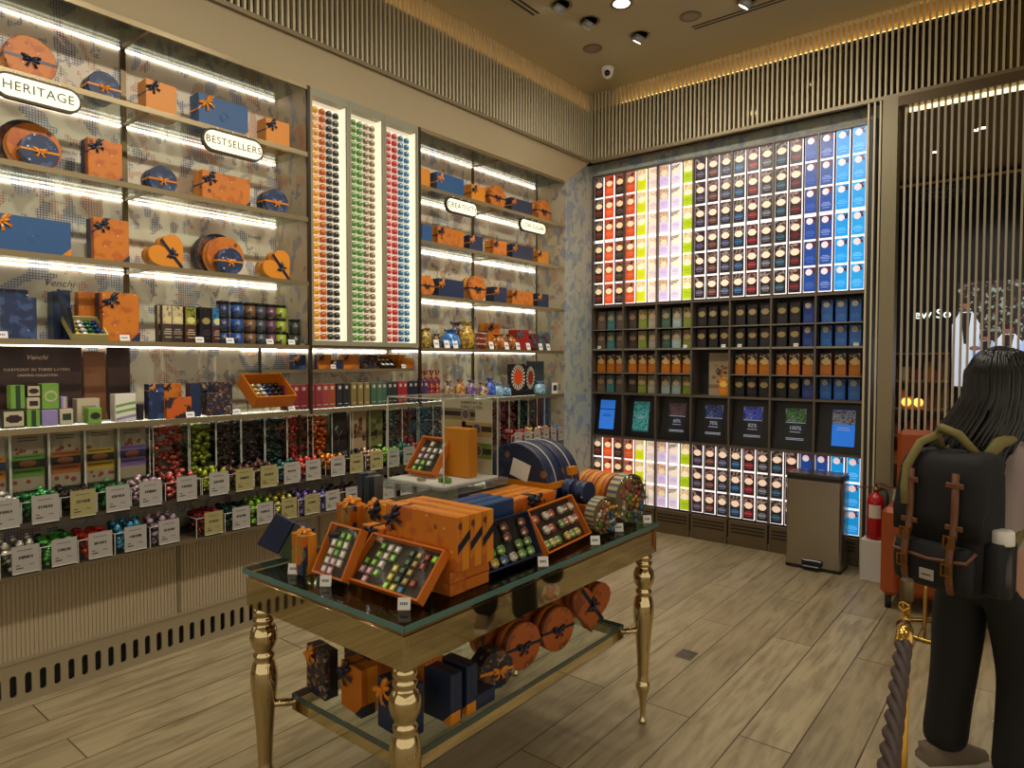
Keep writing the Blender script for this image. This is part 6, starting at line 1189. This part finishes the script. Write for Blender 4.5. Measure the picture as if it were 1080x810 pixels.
puff('pack_body', [(.0, .13, -.06, .09), (.02, .155, -.075, .10), (.15, .165, -.08, .10), (.30, .165, -.075, .10), (.42, .16, -.065, .10), (.455, .14, -.05, .095)], M_can, None)
puff('flap', [(.20, .168, -.100, -.082), (.28, .172, -.102, -.07), (.40, .17, -.095, .06), (.455, .165, -.085, .10), (.482, .15, -.065, .10), (.492, .12, -.04, .08)], M_can, None)
puff('front_pocket', [(.02, .13, -.115, -.07), (.035, .145, -.128, -.07), (.11, .15, -.132, -.07), (.165, .145, -.122, -.07), (.18, .13, -.105, -.07)], M_can, None)
puff('side_pocket', [(.02, .02, -.05, .07), (.03, .03, -.055, .075), (.19, .032, -.055, .075), (.20, .028, -.05, .07)], M_can, None).location = (.178, 0, 0)
for sx in (-.085, .085):
    s_ = MB(); s_.tube([(sx, -.112, .43), (sx, -.112, .30), (sx, -.118, .215), (sx, -.135, .185), (sx, -.142, .13), (sx, -.138, .06), (sx, -.124, .02)], .01, 6); s_.v = [(sx+(x-sx)*1.5, y, z) for x, y, z in s_.v]; ls_ = s_.build('leather_strap', M_lea, bp)
    for z in (.39, .245): rbox(sx-.032, sx+.032, -.122, -.112, z-.009, z+.009, .002).build('strap_loop', M_lea, bp)
    for z, y in ((.20, -.14), (.105, -.15)):
        q = MB(); q.box(sx-.022, sx-.016, y-.006, y, z-.022, z+.022).box(sx+.016, sx+.022, y-.006, y, z-.022, z+.022).box(sx-.016, sx+.016, y-.006, y, z+.016, z+.022).box(sx-.016, sx+.016, y-.006, y, z-.022, z-.016).box(sx-.002, sx+.002, y-.008, y-.0061, z-.02, z+.02); q.build('buckle', M_buck, ls_)
MB().tube([(-.15, -.10, .16), (-.14, -.128, .135), (0, -.137, .125), (.14, -.128, .135), (.155, -.10, .17)], .007, 6).build('leather_piping', M_lea, bp)
pt_ = rbox(-.028, .028, -.1385, -.134, .05, .088, .0015).build('label_patch', mat('grey label patch', '#a9a294', .7), bp)
q = MB(); q.box(-.018, .018, -.1395, -.1387, .066, .07); q.build('patch_print', M_ink, pt_)
MB().tube([(-.075, .06, .48), (-.07, .02, .54), (-.03, -.02, .575), (.03, -.01, .555), (.065, .05, .48)], .016, 6).build('carry_handle', M_web, bp)
b = MB(); b.tube([(-.05, -.0, .55), (-.085, -.06, .52), (-.10, -.112, .44), (-.105, -.118, .36), (-.10, -.12, .30)], .016, 8); b.build('webbing_strap', M_web, bp)
for sx in (-1, 1): MB().tube([(sx*.07, .09, .46), (sx*.085, .15, .52), (sx*.095, .23, .535), (sx*.105, .30, .47), (sx*.115, .33, .36), (sx*.125, .28, .24), (sx*.13, .16, .13), (sx*.13, .09, .09)], .02, 8, rs=[.02, .024, .024, .024, .022, .02, .018, .015]).build('shoulder_strap', M_web, bp)
bp.scale = (.83, .95, .93)
t2 = thing('drink_bottle', 'dark bottle with white cap standing in the side pocket of the backpack', 'bottle', bp.matrix_basis @ Vector((.182, .01, .075)), PH); MB().lathe([(.026, -.06), (.03, -.05), (.03, .11)], 18).build('bottle_body', mat('bottle dark', '#201d1c', .3), t2); MB().lathe([(.033, .1105), (.034, .115), (.033, .15), (.028, .156)], 20).build('bottle_cap', M_white, t2)
# second person at the edge of the frame
t, k, S = person((.06, 3.42, 0), R(150), 1.6, 'second person at the right edge of the photo in white striped sandals and dark trousers', (((-.10, .02, .42), (-.11, 0, .085)), ((.10, .02, .42), (.11, 0, .085))), (((-.22, .02, .95), (-.2, .12, .75), (0, .3, -1)), ((.22, .02, .95), (.2, .12, .75), (0, .3, -1))), mat('dark grey top', '#2b2a2b', .8), mat('dark cropped trousers', '#17171a', .8))
b = MB(); b.ball(Vector(S((0, .055, 1.46))), .105*k, 18, 12, 0, sc=(.92, 1.02, 1.12)); b.build('hair', M_hair, t)
for an in ((-.11, 0, .085), (.11, 0, .085)):
    a = Vector(S(an)); g = MB(); out = [(-.036, -.085), (.036, -.085), (.046, .02), (.049, .10), (.03, .168), (0, .18), (-.034, .165), (-.049, .09), (-.042, .0)]; n = len(out); Mx = Matrix.Translation((a.x, a.y, 0)); v = [(x*1.05, y*1.03, z) for z in (.001, .024) for x, y in out]; g.add(v, [tuple(range(n))[::-1], tuple(range(n, 2*n))]+[(i, (i+1) % n, n+(i+1) % n, n+i) for i in range(n)], 0, False, Mx); g.build('sandal_sole', mat('off white sole', '#c9c2b4', .6), t); s_ = MB()
    for q in range(3): s_.tube([(-.047, .04+q*.04, .02), (-.04, .045+q*.04, .062-q*.006), (0, .05+q*.04, .082-q*.008), (.04, .045+q*.04, .062-q*.006), (.047, .04+q*.04, .02)], .011, 6, M=Mx)
    s_.build('sandal_strap', M_white, t)
# ------------------------------------------------------------------ the mall beyond the slat screen
struct(MB().box(-2.5, 4.5, 5.64, 14, 3.6, 3.7).build('ceiling_mall', mat('mall ceiling brown', '#8d7750', .7)))
struct(MB().box(-2.4, 4.5, 9.2, 9.3, 0, 3.6).build('wall_shopfront', mat('shopfront dark', '#16120e', .4)))
struct(MB().box(-2.4, 4.5, 9.0, 9.19, 3.30, 3.56).build('trim_12', mat('shopfront fascia', '#33291d', .5)))
struct(MB().box(-2.4, 4.5, 8.97, 8.995, 3.52, 3.545).build('trim_13', mat('fascia gold line', '#9c7a3c', .5, 0, .12)))
struct(MB().box(4.4, 4.5, 5.3, 14, 0, 3.7).build('wall_mall_light_block', mat('mall side wall', '#2a2118', .6)))  # unseen wall added to keep world light out of the mall
struct(MB().box(-2.5, -2.4, 5.72, 9.3, 0, 3.6).build('wall_mall_left', mat('mall side wall', '#2a2118', .6)))
for k, (x, y) in enumerate(((-1.136, 7.944), (-1.056, 7.968), (-.977, 7.99), (-.566, 7.43), (-.522, 7.40), (.4, 7.2), (1.3, 8.2))):
    t = thing('mall_downlight', f'small bright downlight in the mall ceiling beyond the slats, {nth(k)} from the left', 'ceiling light', (max(x, -.95), y, 3.6), 0, 'mall ceiling downlights'); MB().lathe([(.04, -.001), (.05, -.006), (.05, -.001)], 18).build('trim_ring', mat('mall light ring', '#5c4c34', .4), t); MB().lathe([(.0, -.0012), (.039, -.0014)], 18, cap=False).build('lamp_glass', mat('mall lamp glow', '#fff2d8', .5, 0, 6.0), t)
t = thing('shop_sign', 'white glowing shop lettering on the dark shopfront seen through the slats', 'sign', (-1.045, 9.19, 2.05)); MB().box(-.26, .30, .0, .009, -.14, .10).build('sign_board', mat('sign board black', '#0f0d0b', .4), t); l = MB(); text(l, 'ew So l', .15, Matrix.Translation((.0, -.008, 0)) @ FRONT, th=.014); l.build('sign_lettering', mat('glowing letters', '#f4fff4', .5, 0, 1.1), t)
t = thing('shop_sign', 'grey blue unlit sign band above the dark shopfront, behind the slats', 'sign', (-1.0, 8.99, 3.41)); MB().box(-.2, .26, -.02, -.001, -.07, .07).build('sign_board', pattern('grey blue sign', '#3c4444', [('#6f7f80', 'n', 30, .5, .56), ('#20211f', 'n', 40, .55, .6)], .4), t)
# large lit picture screen of people in white
t = thing('picture_screen', 'large lit screen picturing people in white clothes beyond the slats', 'screen', (-.2, 9.12, 1.2)); MB().box(-.64, 1.5, 0, .06, 0, 1.2).build('screen_frame', M_black, t); MB().box(-.63, 1.49, -.004, -.0005, .01, 1.19).build('screen_picture', pattern('screen backdrop', '#26221f', [('#7c8884', 'n', 16, .55, .6), ('#5c4038', 'n', 20, .58, .63)], .3, .55), t)
q = MB(); rnd = random.Random(9)
for i, (x, h, c) in enumerate(((-.55, 1.0, 0), (-.36, .62, 1), (-.16, .70, 0), (.06, .66, 1), (.3, .8, 0), (.55, .62, 1), (.8, .9, 0), (1.1, .7, 1), (1.35, .85, 0))):
    q.prism([(x-.12, .02), (x+.12, .02), (x+.13, h*.72), (x+.06, h*.86), (x-.06, h*.86), (x-.13, h*.72)], -.0075, -.0045, c); q.prism([(x-.015, h*.5), (x+.015, h*.5), (x+.05, h*.85), (x-.05, h*.85)], -.009, -.008, 3); q.ball((x, -.008, h*.95), .055, 10, 8, 2, sc=(.8, .05, 1.1)); q.ball((x, -.0095, h*.99), .058, 10, 6, 3, sc=(.85, .05, .7)); q.ball((x+.09, -.009, h*.45), .04, 8, 6, 2, sc=(1.3, .05, .7))
q.build('screen_figures', [mat('figure white', '#c8d2e4', .4, 0, .5), mat('figure pale blue', '#a4b0cc', .4, 0, .5), mat('figure skin', '#8a5a48', .4, 0, .4), mat('figure dark', '#2a2428', .4, 0, .2)], t)
# warm lit shop shelf far behind the armchair
t = thing('shop_shelf', 'distant warm lit shop shelf with small goods seen through the slats beside the cabinet', 'shelf', (-1.35, 9.0, 0)); f = MB(); f.box(-.5, .45, .16, .19, 0, 1.6)
for z in (.3, .62, .94, 1.26, 1.58): f.box(-.5, .45, -.14, .16, z, z+.02)
f.build('shelf_frame', mat('warm shelf wood', '#6a4c2a', .5, 0), t); g = MB(); rnd = random.Random(2)
for z in (.32, .64, .96, 1.28):
    x = -.48
    while x < .34: w = rnd.uniform(.05, .1); g.box(x, x+w, -.03, .08, z, z+rnd.uniform(.1, .22), rnd.randrange(4)); x += w+rnd.uniform(.01, .04)
o = g.build('shelf_goods', [mat('goods amber', '#a8702c', .5), mat('goods brown', '#5c3a20', .5), mat('goods cream', '#b8a074', .5), mat('goods red', '#8c3420', .5)], t); o['kind'] = 'stuff'
for k, x in enumerate((-1.29, -1.17)):
    tt = thing('globe_lamp', f'warm orange globe lamp on the distant shop shelf, {("left", "right")[k]} one', 'lamp', (x, 8.92, .9902), 0, 'globe lamps on the distant shelf'); MB().lathe([(.03, -.03), (.012, -.02), (.012, .0)], 12).build('lamp_base', M_gold, tt); MB().ball((0, 0, .04), .05, 14, 10).build('lamp_globe', mat('globe glow', '#ffb04c', .5, 0, 2.2), tt)

# ------------------------------------------------------------------ lights
def spot(x, y, z, power, size=75, blend=.9, col=(1, .925, .80), tx=None, ty=None, rad=.06, tz=0):
    d = bpy.data.lights.new('downlight_and_fill_lamp', 'SPOT'); d.energy = power; d.spot_size = R(size); d.spot_blend = blend; d.color = col; d.shadow_soft_size = rad
    o = bpy.data.objects.new('downlight_and_fill_lamp', d); COL.objects.link(o); o.location = (x, y, z)
    v = Vector((0 if tx is None else tx-x, 0 if ty is None else ty-y, tz-z)); o.rotation_euler = v.to_track_quat('-Z', 'Y').to_euler()
KP = .5
for x, y, p in ((-2.28, 4.0, 95), (-2.60, 3.76, 40), (-2.567, 4.06, 40), (-2.39, 4.464, 45), (-1.606, 4.47, 80), (-1.3, 2.9, 80), (-1.9, 1.9, 90), (-.4, 3.6, 70), (-2.4, 2.4, 70), (-2.5, .9, 60), (-1.2, .9, 60), (-.6, 2.2, 60), (.6, 4.2, 50), (.8, 1.5, 50), (-.6, -.8, 50), (-2.4, -.6, 50), (1.2, -1.0, 50)):
    spot(x, y, 3.80, p*KP, 95)
for y in (-.4, .6, 1.5, 2.4, 3.3, 4.2): spot(-1.15, y, 3.8, 82, 80, 1.0, tx=-3.4, ty=y, tz=1.9)  # added fill spots without fittings, brightening the left shelves and their goods
for x in (-2.7, -2.0, -1.4): spot(x, 3.1, 3.8, 50, 70, 1.0, tx=x, ty=5.3, tz=2.6)  # more added spots without fittings, lifting the back wall and header
for x, y in ((.3, 7.4), (2, 7.5), (-.5, 8.2)): spot(x, y, 3.55, 130, 130)
w = bpy.data.worlds.new('world'); SC.world = w; w.use_nodes = True; bg = w.node_tree.nodes['Background']; bg.inputs[0].default_value = (1, .88, .7, 1); bg.inputs[1].default_value = .85
SC.view_settings.view_transform = 'Standard'; SC.view_settings.look = 'None'; SC.view_settings.gamma = 1; SC.view_settings.exposure = 0; SC.view_settings.use_curve_mapping = False
SC.cycles.transparent_max_bounces = 32; SC.cycles.max_bounces = 8; SC.cycles.sample_clamp_indirect = 4; SC.cycles.caustics_reflective = False; SC.cycles.caustics_refractive = False
